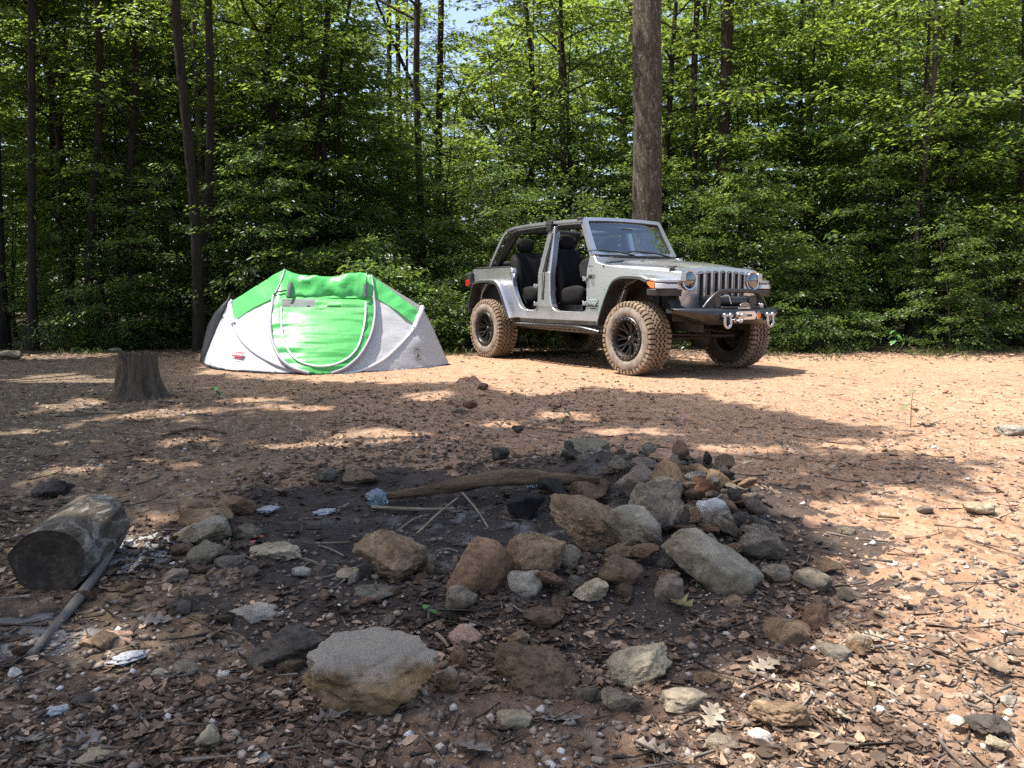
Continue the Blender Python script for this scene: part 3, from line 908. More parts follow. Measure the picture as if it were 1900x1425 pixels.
# charred chunk
g = p2g(972, 968)
o = rock_mesh('charred_chunk', (.165, .12, .12), 77, BK['charred'], 4, .25, .05, 22)
o.location = g + Vector((0, .06, .05)); o.rotation_euler = (0, .1, .3)
tag(o, 'block of split charred wood under the half burnt branch', 'firewood')
for i, (pl, r_, lb) in enumerate([
    ([(770, 998), (815, 968), (850, 950)], .008, 'pale forked twig standing out of the ash, left of two'),
    ([(858, 940), (885, 962), (908, 986)], .007, 'straight pale twig leaning from the branch into the ash'),
    ([(735, 990), (770, 968), (795, 958)], .005, 'thin pale twig beside the forked one in the ash'),
    ([(690, 945), (775, 952), (842, 948)], .009, 'thin branch lying under the long half burnt one'),
    ([(585, 1010), (620, 1013), (652, 1008)], .004, 'thin bent twig on the soot left of the pitted tan boulder'),
    ([(582, 1012), (612, 1024), (640, 1034)], .0035, 'thin straight twig crossing the bent one on the soot'),
    ([(520, 1032), (552, 1040), (590, 1046)], .004, 'thin twig below the crumbly yellowish slab'),
    ([(792, 1030), (828, 1024), (850, 1026)], .004, 'twig lying behind the smooth reddish boulder'),
    ([(898, 862), (908, 875), (915, 888)], .005, 'short grey twig on the ash behind the branch'),
    ([(640, 1270), (665, 1290), (672, 1275)], .003, 'tiny twig against the face of the biggest boulder'),
    ([(140, 762), (170, 770), (225, 768)], .012, 'grey stick on the ground in front of the stump'),
    ([(300, 812), (360, 800), (420, 806)], .010, 'dark stick lying in the middle of the shady left dirt'),
    ([(1630, 960), (1650, 966), (1668, 964)], .006, 'short dark stick on the sunny dirt'),
    ([(1610, 1280), (1622, 1302), (1618, 1322)], .007, 'dark bent stick near the lower right'),
    ([(1530, 1380), (1590, 1392), (1660, 1402)], .004, 'long thin twig at the bottom right'),
    ([(810, 1180), (822, 1196), (832, 1204)], .006, 'short yellowish stick above the small upright stone'),
]):
    P = [p2g(*q_) for q_ in pl]
    for j, q_ in enumerate(P): q_.z += r_ + (0 if i < 2 else .008 * (j == 1))
    if i < 2: r_ *= .72; P[0 if i else 2].z += .055; P[1].z += .03
    o = branch_mb(P, [r_, r_ * .9, r_ * .7], i + 20, 8, lump=.1).build('stick', BK['twig' if i not in (11, 12, 13) else 'burnt'], None, smooth=60)
    along(o, P[0], P[-1] - P[0]); tag(o, lb, 'stick')

# stump
g = p2g(238, 744)
mb = MB(); S = 56
secs = []
prof = [(0, .34), (.03, .295), (.08, .255), (.15, .225), (.23, .205), (.31, .195), (.38, .190), (.43, .186)]
rr_ = np.random.default_rng(4); ph = rr_.random(8) * 6.28
for z_, r_ in prof:
    ring = []
    for k in range(S):
        a = 2 * pi * k / S
        root = .5 * max(0, cos(3 * a + ph[0])) ** 2 + .5 * max(0, cos(5 * a + ph[1])) ** 3
        rad = r_ * (1 + root * .42 * (1 - min(1, z_ / .22)) + .055 * sin(9 * a + ph[2]) + .035 * sin(17 * a + ph[3] + z_ * 6) + .025 * sin(29 * a + ph[4]))
        zz = z_ - .035
        if z_ > .36: zz += .022 * sin(2 * a + ph[5]) + .014 * sin(7 * a + ph[6]) + .012 * sin(15 * a + ph[7]) + .008 * sin(23 * a)
        ring.append((rad * cos(a), rad * sin(a), zz))
    secs.append(ring)
top = secs[-1]
for f_, dz in ((.86, -.02), (.55, -.09), (.2, -.12)):
    secs.append([(x_ * f_, y_ * f_, z_ + dz + .02 * sin(11 * k)) for k, (x_, y_, z_) in enumerate(top)])
mb.loft(secs, cap=False); mb.f.append(tuple(range((len(secs) - 1) * S, len(secs) * S)))
o = mb.build('tree_stump', BK['stump'], None, smooth=45)
o.location = (g.x, g.y + .2, float(gz(g.x, g.y + .2, False)[0])); o.scale = (.84, .84, .98)
tag(o, 'weathered brown tree stump with spreading roots, left in front of the tent', 'stump')

# ------------------------------------------------------------------ rubbish
m, nt, out = nodes('clear_plastic')
p = N(nt, 'ShaderNodeBsdfPrincipled', ins={'Base Color': (.50, .60, .68, 1), 'Roughness': .15, 'Transmission Weight': .7, 'IOR': 1.3})
v = coords(nt, 'Object'); nt.links.new(bump(nt, noise(nt, v, 45, 4, .6), .6, .01), p.inputs['Normal'])
nt.links.new(p.outputs[0], out.inputs[0]); MPL = m
def crumple(name, c, d, seed, mat, amp=.28, sub=4, fl=0):
    v_, f_ = ico(sub); r_ = np.random.default_rng(seed)
    P = v_ * (1 + amp * np.abs(fbm(v_ * 2.2 + seed, 3, seed))[:, None] - amp * .8 * np.abs(vnoise(v_ * 4.5 + seed, seed + 1))[:, None])
    P = P * np.array(d) / 2
    o_ = mesh_np(name, P, f_, mat, smooth=True); o_.data.set_sharp_from_angle(angle=radians(28)); o_.location = c
    return o_
g = p2g(697, 942)
o = crumple('plastic_bottle', g + Vector((0, .03, .035)), (.10, .07, .08), 3, MPL, .22, 3); tag(o, 'crumpled clear plastic bottle behind the left end of the burnt branch', 'bottle')
lid = MB().lathe([(0, 0), (.016, 0), (.016, .012), (.0, .014)], (0, 0, 0), 'y', 16).build('neck', MPL, o, smooth=40); lid.location = (.0, -.045, -.022)
g = p2g(985, 902)
o = crumple('plastic_wrap', g + Vector((0, .02, .03)), (.06, .05, .055), 9, MPL, .5); tag(o, 'small crumpled clear plastic wrap behind the burnt branch', 'wrapper')
MFO = M('torn_foil', (.36, .36, .37), .4, .2, bmp=.5, bscale=60)
for (px, py, w_, d_, lb, sd, mt) in ((496, 950, .10, .05, 'torn white scrap of paper on the soot behind the left pile', 4, MFO), (600, 955, .11, .035, 'thin shiny scrap of foil on the black ash', 6, MFO),
                                     (240, 1228, .10, .04, 'pale torn paper scrap in a spot of sun below the pink slab', 8, MFO), (104, 1330, .06, .02, 'silvery scrap in the lower left litter', 12, MFO), (160, 1075, .05, .015, 'shiny scrap between log and pole', 13, MFO)):
    g = p2g(px, py)
    o = crumple('paper_scrap', g + Vector((0, 0, .012)), (w_ * .8, d_, .022), sd, mt, .5, 3); o.rotation_euler = (.1, -.1, .35)
    tag(o, lb, 'litter')
for (px, py, col, lb, sd) in ((481, 1000, (.75, .13, .03), 'bright orange plastic bit on the soot beside the crumbly slab', 3), (467, 1010, (.55, .10, .13), 'dull red plastic bit next to the orange one', 5)):
    g = p2g(px, py)
    o = rock_mesh('plastic_bit', (.03, .016, .012), sd, M('plastic_red' + str(sd), col, .4), 3, .2, .02, 14)
    o.location = g + Vector((0, 0, .006)); o.rotation_euler = (0, -.2, .5); tag(o, lb, 'litter')

# ------------------------------------------------------------------ dead oak leaves one can pick out, and small plants
oak = [(0, 0), (.05, .03), (.12, .13), (.2, .05), (.3, .24), (.42, .08), (.55, .3), (.66, .10), (.8, .2), (.88, .06), (1, 0)]
oak = oak + [(x_, -y_) for x_, y_ in oak[-2:0:-1]]
MLF = {k_: M('dry_leaf_' + k_, c1, .7, 0, c2, 20, bmp=.3, bscale=60) for k_, c1, c2 in (('brown', (.13, .085, .05), (.24, .17, .11)), ('pale', (.33, .26, .18), (.46, .38, .28)), ('grey', (.15, .125, .105), (.25, .215, .185)), ('olive', (.17, .14, .06), (.28, .24, .12)))}
def leaf(px, py, size, mt, lb, rz=0, curl=.5, seed=0):
    V, T = tri_fill(densify(oak, .08), (), .09)
    r_ = np.random.default_rng(seed)
    vs = [((x_ - .5) * size, y_ * size * 1.1, size * (curl * ((x_ - .5) ** 2) * .7 + .8 * curl * abs(y_) + .05 * r_.random())) for x_, y_ in V]
    o_ = MB().add(vs, T).build('oak_leaf', MLF[mt], None, smooth=180, fix=False)
    g_ = p2g(px, py); o_.location = g_ + Vector((0, 0, .010)); o_.rotation_euler = (r_.normal() * .25, r_.normal() * .25, rz)
    o_.modifiers.new('thick', 'SOLIDIFY').thickness = .0008
    tag(o_, lb, 'leaf'); return o_
for i, a_ in enumerate([
    (1418, 1245, .10, 'pale', 'pale lobed oak leaf below the squared tan block', .4, .4), (1045, 1345, .11, 'grey', 'grey brown oak leaf with deep lobes in the front litter', .2, .3),
    (1255, 1130, .12, 'olive', 'curled olive leaf hanging on the heap below the flat slab', -.9, 1.2), (1284, 1172, .09, 'pale', 'pale curled leaf below the olive one', -1.3, .9),
    (1620, 1190, .08, 'pale', 'light oak leaf beside the jagged orange tan rock', .3, .4), (1320, 1340, .10, 'pale', 'light dry leaf in the sun left of the rough tan rock', 1.1, .4),
    (1430, 915, .11, 'brown', 'brown oak leaf flat on the shaded dirt right of the ring', .1, .3), (1555, 910, .12, 'brown', 'dark oak leaf at the edge of the long shade', .2, .25),
    (150, 1388, .09, 'grey', 'grey leaf at the lower left', .7, .5), (620, 1340, .10, 'grey', 'grey crumpled leaf below the biggest boulder', .5, .8),
    (780, 1350, .08, 'brown', 'brown leaf in the litter below the wide flat rock', 2.2, .5), (1100, 1395, .10, 'brown', 'brown leaf near the middle of the bottom edge', 1.9, .4),
    (395, 1190, .11, 'brown', 'brown leaf half lit above the flat grey stone', .8, .5), (290, 1160, .10, 'grey', 'grey leaf right of the pole', .2, .5),
    (270, 1370, .10, 'brown', 'brown leaf in the lower left litter', .9, .5), (1210, 1400, .09, 'pale', 'pale leaf at the bottom edge in half sun', 2.6, .5),
    (1560, 1340, .09, 'pale', 'sunlit pale leaf right of the rough tan rock', .1, .5), (1700, 1240, .10, 'brown', 'brown leaf in the sunny right dirt', .6, .5),
    (1850, 1250, .09, 'brown', 'curled dark leaf close to the right edge', 1.4, .9), (640, 945, .06, 'grey', 'small ragged leaf on the ash left of the bottle', .5, .6),
    (925, 1365, .09, 'brown', 'brown leaf left of the notched whitish stone', .1, .6), (55, 1385, .10, 'grey', 'grey leaf at the bottom left corner', 2.4, .5),
    (880, 1400, .10, 'grey', 'grey leaf at the bottom edge under the boulder', -.6, .4), (1680, 1120, .08, 'pale', 'pale leaf on the sunny dirt right of the thin plates', 1.2, .5)]):
    leaf(*a_, seed=i)

MGR = M('young_green', (.06, .16, .035), .5, 0, (.10, .24, .06), 30)
MSD = M('seedling_leaf', (.13, .12, .05), .5, 0, (.20, .17, .09), 30)
def plantlet(px, py, H, nleaf, lsz, mt, lb, name='seedling', cat='plant', seed=0, lean=0.):
    g_ = p2g(px, py); r_ = np.random.default_rng(seed)
    e = empty(name, g_)
    tag(e, lb, cat)
    st = MB(); top_ = Vector((lean * H, 0, H))
    P = [Vector((0, 0, -.01)), Vector((lean * H * .3, .01, H * .45)), top_]
    st.tube(smooth_poly([tuple(q) for q in P], False, 4), [.0035 * (1 - .06 * i) for i in range(9)], 6)
    st.build('stem', BK['twig'], e, smooth=60)
    for k in range(nleaf):
        t = .35 + .65 * (k + 1) / nleaf
        a_ = k * 2.4 + seed; b_ = Vector((lean * H * t, .008, H * t))
        dr = Vector((cos(a_), sin(a_) * .6, -.35 + .6 * r_.random())).normalized()
        sd = dr.cross(Vector((0, 0, 1))).normalized(); sz = lsz * (.7 + .5 * r_.random())
        vs = []
        for i in range(6):
            u = i / 5; wd = sz * .30 * sin(pi * min(1, u * .95 + .04)) + .0005
            c0 = b_ + dr * sz * u + Vector((0, 0, -.35 * sz * u * u))
            vs += [c0 - sd * wd + Vector((0, 0, .15 * wd)), c0, c0 + sd * wd + Vector((0, 0, .15 * wd))]
        fs = [(i * 3 + j, i * 3 + j + 1, i * 3 + j + 4, i * 3 + j + 3) for i in range(5) for j in range(2)]
        MB().add(vs, fs).build('leaf', mt, e, smooth=180)
    return e
plantlet(1690, 794, .30, 6, .085, MSD, 'spindly young plant with drooping leaves on the sunny dirt', seed=1)
plantlet(1048, 802, .16, 6, .05, MGR, 'tiny green seedling behind the mossy rock', seed=2)
plantlet(402, 742, .12, 7, .07, MGR, 'small green weed right of the stump', name='weed', seed=3)
plantlet(335, 722, .06, 5, .05, MGR, 'low green weed beside the stump', name='weed', seed=4)
plantlet(795, 1146, .035, 3, .035, MGR, 'single small green leaf sprout in front of the ring', name='sprout', seed=6)
plantlet(1660, 655, .42, 9, .14, MGR, 'tall thin weed at the shady edge of the wood on the right', name='weed', seed=8)

# ------------------------------------------------------------------ rubble of the ring
rb = np.random.default_rng(19)
RB = []
for i in range(14):
    o_ = rock_mesh('broken_stone', (1, .8 - .3 * (i % 3 == 0), .62 - .22 * (i % 2)), 900 + i, RM[('grey', 'brown', 'tan', 'dark', 'purple', 'brown', 'pale', 'grey', 'dark', 'tan', 'brown', 'red', 'dark', 'grey')[i]], 3, .3 if i % 3 == 0 else 0, .07, 26)
    RB.append(o_.data); bpy.data.objects.remove(o_)
cnt = 0
while cnt < 285:
    big_ = cnt >= 185
    if big_:
        a = rb.normal() * .55 - .15; rr_ = 1.05 + rb.normal() * .14
        x_ = PIT[0] + .98 * rr_ * cos(a); y_ = PIT[1] + .80 * rr_ * sin(a)
    elif rb.random() < .72:
        a = rb.normal() * .95 - .55; rr_ = 1.12 + rb.normal() * .20
        x_ = PIT[0] + .98 * rr_ * cos(a); y_ = PIT[1] + .80 * rr_ * sin(a)
    else:
        x_ = -1.3 + 2.4 * rb.random(); y_ = 1.7 + 1.1 * rb.random()
    if y_ < 1.55: continue
    s_ = (.06 + .05 * rb.random()) if big_ else .022 + .05 * rb.random() ** 1.8
    o_ = bpy.data.objects.new('broken_stone', RB[int(rb.integers(14))]); COL.objects.link(o_)
    o_.location = (x_, y_, float(gz(x_, y_)[0]) + s_ * (.2 if big_ else .12) + (.05 * rb.random() if cnt > 225 else 0)); o_.scale = (s_, s_, s_)
    o_.rotation_euler = (rb.normal() * .35, rb.normal() * .35, rb.random() * 6.28)
    tag(o_, 'small broken stone in the rubble heaped round the fire ring', 'stone', 'rubble stones of the fire ring'); cnt += 1
# ------------------------------------------------------------------ tent
YR = 10.30          # ridge line of the tent
def c2px(a, b): return (340 + a / 3.5185, 470 + b / 3.52)
ridge_px = [(377, 676), (385, 660), (404, 610), (432, 557), (480, 528), (527.6, 499.5), (556, 509.0), (610, 512.5), (652, 511), (689.5, 509), (735, 538), (783, 568), (800, 600), (822, 650), (834, 679)]
RX = []; RH = []
for a, b in ridge_px:
    q = pY(a, b, YR); RX.append(q.x); RH.append(max(.0, q.z))
RH[0] = RH[-1] = .0
XC = (RX[0] + RX[-1]) / 2; XW = (RX[-1] - RX[0]) / 2
def tH(x): return float(np.interp(x, RX, RH))
def tD(x): return 1.22 * max(0., 1 - abs((x - XC) / XW) ** 1.9) ** .8
def tent_y(x, z, out=0.):
    h = max(tH(x), .02)
    t = min(1.0, max(0.0, z / h))
    return YR - tD(x) * (1 - t ** 1.18) - out
def tpt(a, b, out=0.):
    """point of the photograph (crop coordinates) carried onto the front of the tent"""
    px, py = c2px(a, b)
    y = YR - .6
    for _ in range(40):
        q = pY(px, py, y)
        y = .5 * y + .5 * tent_y(q.x, q.z, 0)
    q = pY(px, py, y - out)
    return Vector((q.x, y - out, max(q.z, .004)))
TB = Vector((XC, YR - .2, 0))
tent = empty('tent', TB)
tag(tent, 'green and white pop up tent with closed round door, left of the silver car', 'tent')

def cloth(name, col, trans=.35, rough=.55, col2=None, sheen=.0, tcol=None):
    m, nt, out = nodes(name)
    v = coords(nt, 'World')
    base = rgb(col)
    p = N(nt, 'ShaderNodeBsdfPrincipled', ins={'Base Color': base, 'Roughness': rough, 'Specular IOR Level': .35})
    n1 = noise(nt, coords(nt, 'World', (1, 1, 2.2)), 9, 5, .55, .8)
    n2 = noise(nt, v, 420, 2, .5)
    nt.links.new(bump(nt, math_(nt, 'ADD', n1, math_(nt, 'MULTIPLY', n2, .04)), .16, .03), p.inputs['Normal'])
    t = N(nt, 'ShaderNodeBsdfTranslucent', ins={'Color': rgb(tcol or col)})
    mx = N(nt, 'ShaderNodeMixShader', ins={0: trans, 1: p.outputs[0], 2: t.outputs[0]})
    nt.links.new(mx.outputs[0], out.inputs[0]); return m
TM = dict(green=cloth('green_nylon', (.11, .50, .14), .30, .38, tcol=(.05, .6, .10)), white=cloth('white_nylon', (.60, .60, .61), .30, .5),
          roof=cloth('green_fly_nylon', (.12, .56, .16), .25, .25, tcol=(.05, .6, .10)), grey=cloth('grey_binding', (.30, .28, .33), .0, .6),
          pale=cloth('pale_binding', (.72, .74, .76), .0, .5), mesh=cloth('window_mesh', (.20, .23, .22), .3, .7), dark=cloth('dark_binding', (.05, .05, .07), 0, .7),
          floor=cloth('grey_floor_sheet', (.12, .12, .14), 0, .6))

def tw(V2, out, wr):
    P = [tpt(a, b, out) for a, b in V2]
    A = np.array([tuple(p) for p in P])
    if wr: A[:, 1] -= wr(A)
    return A
def wr_h(A): return .020 * fbm(A * np.array([1.1, 1, 17]) + np.c_[0 * A[:, 0], 0 * A[:, 0], 2.2 * (A[:, 0] - XC) ** 2], 2, 40) + .012 * fbm(A * np.array([3, 1, 32]), 2, 44)
def wr_w(A): return .012 * fbm(A * np.array([3.5, 1, 6]), 2, 50) + .010 * fbm(np.c_[(A[:, 0] * .6 + A[:, 2]) * 16, A[:, 1], (A[:, 0] - A[:, 2]) * 2.5], 2, 53)
def wr_r(A): return .022 * fbm(A * np.array([5, 1, 8]), 3, 60)
def panel(name, poly, mat, out=0., wr=None, grid=(22, 14), holes=(), sm=True, label=None):
    V2, T = tri_fill(densify(poly, 22), [densify(h, 22) for h in holes], grid)
    A = tw(V2, out, wr)
    A -= np.array(TB)
    o = MB().add([tuple(a) for a in A], T).build(name, mat, tent, smooth=180 if sm else None)
    if label: o['label'] = label
    return o

hoopL = smooth_poly([(318, 335), (316, 400), (330, 470), (350, 525), (400, 592), (480, 660), (600, 725), (720, 766), (830, 784)], False, 5)
hoopR = smooth_poly([(1556, 352), (1540, 410), (1500, 498), (1440, 570), (1370, 640), (1300, 698), (1180, 758), (1070, 783), (970, 787)], False, 5)
doorL = smooth_poly([(590, 275), (572, 390), (570, 500), (590, 600), (640, 690), (720, 750), (822, 783)], False, 5)
doorR = smooth_poly([(1240, 283), (1252, 340), (1246, 450), (1215, 560), (1150, 670), (1060, 748), (968, 784)], False, 5)
zipU = [(645, 300)] + smooth_poly([(640, 350), (640, 450), (655, 560), (690, 640), (750, 700), (830, 730), (900, 738), (990, 725), (1080, 680), (1140, 610), (1175, 500), (1190, 400), (1192, 300)], False, 4)
panel('left_end_panel', [(132, 715), (160, 640), (215, 500), (262, 400), (300, 325)] + hoopL + [(640, 782), (430, 770), (230, 752)], TM['white'], .0, wr_w)
panel('right_end_panel', hoopR[:] + [(1070, 792), (1300, 790), (1600, 768), (1738, 735), (1700, 650), (1650, 540), (1600, 430)], TM['white'], 0, wr_w)
rl = [(345, 428), (460, 352), (585, 292)]
panel('front_panel', hoopL[8:] + doorL[::-1][1:] + rl[::-1] + [(338, 430)], TM['white'], .0, wr_w)
panel('front_panel', hoopR[10:] + doorR[::-1][1:] + [(1250, 285), (1400, 375), (1500, 460)], TM['white'], .0, wr_w)
panel('door_surround', doorL + [(895, 787)] + doorR[::-1], TM['green'], .065, wr_h, holes=[zipU])
panel('door', [(641, 352)] + zipU[2:-1] + [(1191, 356)], TM['green'], .067, wr_h, (16, 9))
panel('window', [(645, 300), (640, 351), (862, 352), (862, 300)], TM['mesh'], .067, wr_h)
panel('window_flap', [(863, 300), (863, 352), (1192, 354), (1192, 300)], TM['green'], .067, wr_h)
panel('roof_fly', [(325, 308), (480, 212), (580, 147), (660, 104), (640, 180), (598, 270), (585, 292), (460, 352), (345, 428), (322, 385)], TM['roof'], .035, wr_r, (16, 12))
panel('roof_fly', [(1230, 140), (1330, 222), (1430, 297), (1520, 358), (1532, 385), (1502, 460), (1400, 375), (1250, 285), (1240, 210)], TM['roof'], .035, wr_r, (16, 12))
panel('roof_fly', [(662, 104), (710, 125), (760, 139), (860, 150), (950, 153), (1100, 149), (1228, 140), (1240, 210), (1246, 290), (590, 290), (600, 265), (640, 180)], TM['roof'], .072, wr_r, (18, 12))

def seam(name, line, mat, r, out):
    P = [tpt(a, b, out) - TB for a, b in line]
    mb = MB(); mb.tube(P, r, 8, sq=(1, 1)); return mb.build(name, mat, tent, smooth=60)
seam('hoop_binding', hoopL, TM['grey'], .014, .012); seam('hoop_binding', hoopR, TM['pale'], .015, .012)
seam('door_binding', doorL, TM['grey'], .020, .07); seam('door_binding', doorR, TM['grey'], .018, .07)
for ln in (doorL, doorR):
    mb = MB(); mb.loft([[tpt(a, b, .072) - TB for a, b in ln], [tpt(a, b, -.01) - TB for a, b in ln]], closed=False)
    mb.build('door_gusset', TM['grey'], tent, smooth=180)
seam('zip', zipU[1:-1], TM['pale'], .011, .078)
seam('base_hem', [(132, 716), (180, 738), (230, 752), (430, 770), (640, 783), (900, 789), (1070, 793), (1300, 791), (1600, 770), (1690, 752), (1740, 736)], TM['dark'], .013, .006)
seam('ridge_pole', smooth_poly([(662, 106), (640, 180), (600, 265), (588, 290), (574, 390)], False, 4), TM['grey'], .012, .078)
seam('ridge_pole', smooth_poly([(1230, 142), (1240, 210), (1247, 285), (1254, 340)], False, 4), TM['grey'], .012, .078)
# raised corner pockets of the end hoops
seam('hoop_pocket', smooth_poly([(326, 312), (308, 340), (314, 400), (330, 462)], False, 4), TM['pale'], .035, .01)
seam('hoop_pocket', smooth_poly([(1562, 350), (1550, 390), (1530, 430), (1506, 490)], False, 4), TM['pale'], .032, .01)

# the rolled up awning over the door
secs = []; S = 20; n = 46
for i in range(n):
    t = i / (n - 1)
    a = 684 + t * (1196 - 684)
    c = tpt(a, 214 + 10 * sin(t * pi), .125) - TB
    ring = []
    for k in range(S):
        an = 2 * pi * k / S
        r1 = .062; r2 = .145 + .01 * sin(9 * t)
        if sin(an) < 0: r2 += .055 * (.5 + .5 * sin(13 * t + 1.2)) * (.6 + .4 * sin(29 * t)) 
        ring.append(c + Vector((0, -r1 * cos(an) - .02 * sin(an) * 0, r2 * sin(an))) + Vector((0, .35 * r2 * sin(an), 0)))
    secs.append(ring)
mb = MB(); mb.loft(secs)
V = np.array(mb.v)
V[:, 1] += .030 * fbm(V * np.array([7, 5, 9]), 3, 71); V[:, 2] += .030 * fbm(V * np.array([5, 5, 6]), 3, 75)
mb.v = [tuple(v) for v in V]
mb.build('rolled_awning', TM['roof'], tent, smooth=60)
for a in (700, 1186):
    P = [tpt(a + (6 if a < 900 else -4), 150, .15) - TB, tpt(a, 205, .205) - TB, tpt(a - (14 if a < 900 else -2), 285, .15) - TB]
    MB().tube(smooth_poly([tuple(q) for q in P], False, 5), .014, 8, sq=(.4, 1.6)).build('tie_strap', TM['dark'], tent, smooth=60)
seam('tie_strap', [(590, 268), (620, 252), (680, 240)], TM['dark'], .010, .11)

# the far side and the floor
for nm, rng_, mt in (('back_panel', (0, len(RX) - 1), 'white'),):
    vs = []; fs = []; nu, nv = 48, 10
    for i in range(nu + 1):
        x = RX[0] + .02 + (RX[-1] - RX[0] - .04) * i / nu
        for j in range(nv + 1):
            z = tH(x) * .985 * (1 - j / nv)
            y = YR + tD(x) * .92 * (1 - (1 - j / nv) ** 1.18) + .004
            vs.append((x - TB.x, y - TB.y, z + .003))
    for i in range(nu):
        for j in range(nv):
            a = i * (nv + 1) + j; fs.append((a, a + 1, a + nv + 2, a + nv + 1))
    MB().add(vs, fs).build(nm, TM[mt], tent, smooth=180)
mb = MB(); ring = []
for i in range(41):
    x = RX[0] + .01 + (RX[-1] - RX[0] - .02) * i / 40; ring.append((x - TB.x, YR - tD(x) * .99 - TB.y, .012))
for i in range(40, -1, -1):
    x = RX[0] + .01 + (RX[-1] - RX[0] - .02) * i / 40; ring.append((x - TB.x, YR + tD(x) * .9 + .005 - TB.y, .012))
mb.add(ring, [tuple(range(len(ring)))]); mb.build('floor_sheet', TM['floor'], tent)

# printed marks: red label and lantern emblem
M_RED = M('label_red', (.42, .02, .035), .5); M_INK = M('emblem_ink', (.07, .06, .045), .6); M_LBL = M('label_white', (.8, .78, .78), .5)
def surf_frame(a, b, out=.01):
    o_ = tpt(a, b, out); ex = (tpt(a + 25, b, out) - tpt(a - 25, b, out)).normalized(); ez = (tpt(a, b - 25, out) - tpt(a, b + 25, out)).normalized()
    nn = ex.cross(ez).normalized(); nn = nn if nn.y < 0 else -nn
    ez = nn.cross(ex); ez = ez if ez.z > 0 else -ez
    Mx = Matrix((ex, ez, nn)).transposed().to_4x4(); Mx.translation = o_ - TB; return Mx
Mx = surf_frame(357, 660, .045)
Rz = Matrix.Rotation(radians(-5), 4, 'Z')
lb = MB().prism(rrect(0, 0, .20, .062, .012), lambda p: (p[0] + p[1] * .1, p[1], 0), lambda p: (p[0] + p[1] * .1, p[1], .002)).build('maker_label', M_RED, tent)
lb.matrix_local = Mx @ Rz
text_mesh('lettering', 'Coleman', .052, M_LBL, lb, Matrix.Translation((0, .004, .004)), .0008, .15, .0012)
ul = MB().box((.03, -.052, .001), (.13, .006, .001)).build('underline', M_RED, lb)
Mx = surf_frame(1532, 655, .045)
mb = MB()
n = 40; rx, rz = .058, .083
mb.add([(rx * s_ * cos(2 * pi * i / n), rz * s_ * sin(2 * pi * i / n) * (1 if s_ == 1 else 1.005), .001) for s_ in (1, .90) for i in range(n)], [(i, (i + 1) % n, n + (i + 1) % n, n + i) for i in range(n)])
def quad(x0, y0, x1, y1, x2, y2, x3, y3): mb.add([(x0, y0, .001), (x1, y1, .001), (x2, y2, .001), (x3, y3, .001)], [(0, 1, 2, 3)])
quad(-.021, .043, .021, .043, .008, .062, -.008, .062); quad(-.004, .062, .004, .062, .003, .068, -.003, .068)
quad(-.017, .005, -.014, .005, -.014, .041, -.017, .041); quad(.014, .005, .017, .005, .017, .041, .014, .041)
quad(-.019, -.008, .019, -.008, .014, .004, -.014, .004); quad(-.010, -.016, .010, -.016, .010, -.009, -.010, -.009)
quad(-.021, -.042, .021, -.042, .019, -.017, -.019, -.017); quad(-.02, -.05, .02, -.05, .02, -.045, -.02, -.045)
for s_ in (-1, 1):
    for i in range(4):
        an = radians(-38 + i * 30); d = (cos(an) * s_, sin(an)); t_ = (-d[1] * .0022, d[0] * .0022)
        x0, y0, x1, y1 = d[0] * .030, d[1] * .045 + .005, d[0] * .045, d[1] * .066 + .005
        quad(x0 - t_[0], y0 - t_[1], x1 - t_[0], y1 - t_[1], x1 + t_[0], y1 + t_[1], x0 + t_[0], y0 + t_[1])
e_ = mb.build('lantern_emblem', M_INK, tent, fix=False); e_.matrix_local = Mx

# black cover slumped against the far left end
MBK = M('black_nylon', (.005, .005, .006), .5, 0, (.009, .009, .011), 5, bmp=.4, bscale=10)
secs = []; S = 28; base = pY(403, 664, YR + .5)
for z_, rx_, ry_, ox in ((0, .30, .30, -.02), (.12, .31, .3, -.02), (.3, .27, .26, .02), (.48, .24, .22, .08), (.64, .19, .18, .16), (.76, .12, .12, .24), (.84, .05, .05, .30), (.93, .012, .012, .33)):
    secs.append([(ox + rx_ * cos(2 * pi * k / S), ry_ * sin(2 * pi * k / S), z_) for k in range(S)])
mb = MB(); mb.loft([[Vector(v) for v in s_] for s_ in secs])
V = np.array(mb.v); V += .05 * np.c_[fbm(V * 5, 3, 81), fbm(V * 5 + 9, 3, 82), 0 * V[:, 0]] * sstep(1.0, .6, V[:, 2])[:, None]
mb.v = [tuple(v) for v in V]
o = mb.build('black_cover', MBK, None, smooth=60)
o.location = (base.x, base.y, 0); o.scale = (.66, .8, 1.0); tag(o, 'black fabric cover draped behind the left end of the tent', 'cover')
# ------------------------------------------------------------------ off road vehicle
JX, JY, JYAW = 2.090, 9.471, radians(-56.427)
jeep = empty('off_road_car', (JX, JY, float(gz(JX, JY, False)[0]) * 0), JYAW)
tag(jeep, 'silver open off road car without doors, on muddy tyres before a tall trunk', 'car')
RT = .419; TF = .973; WB = 3.025

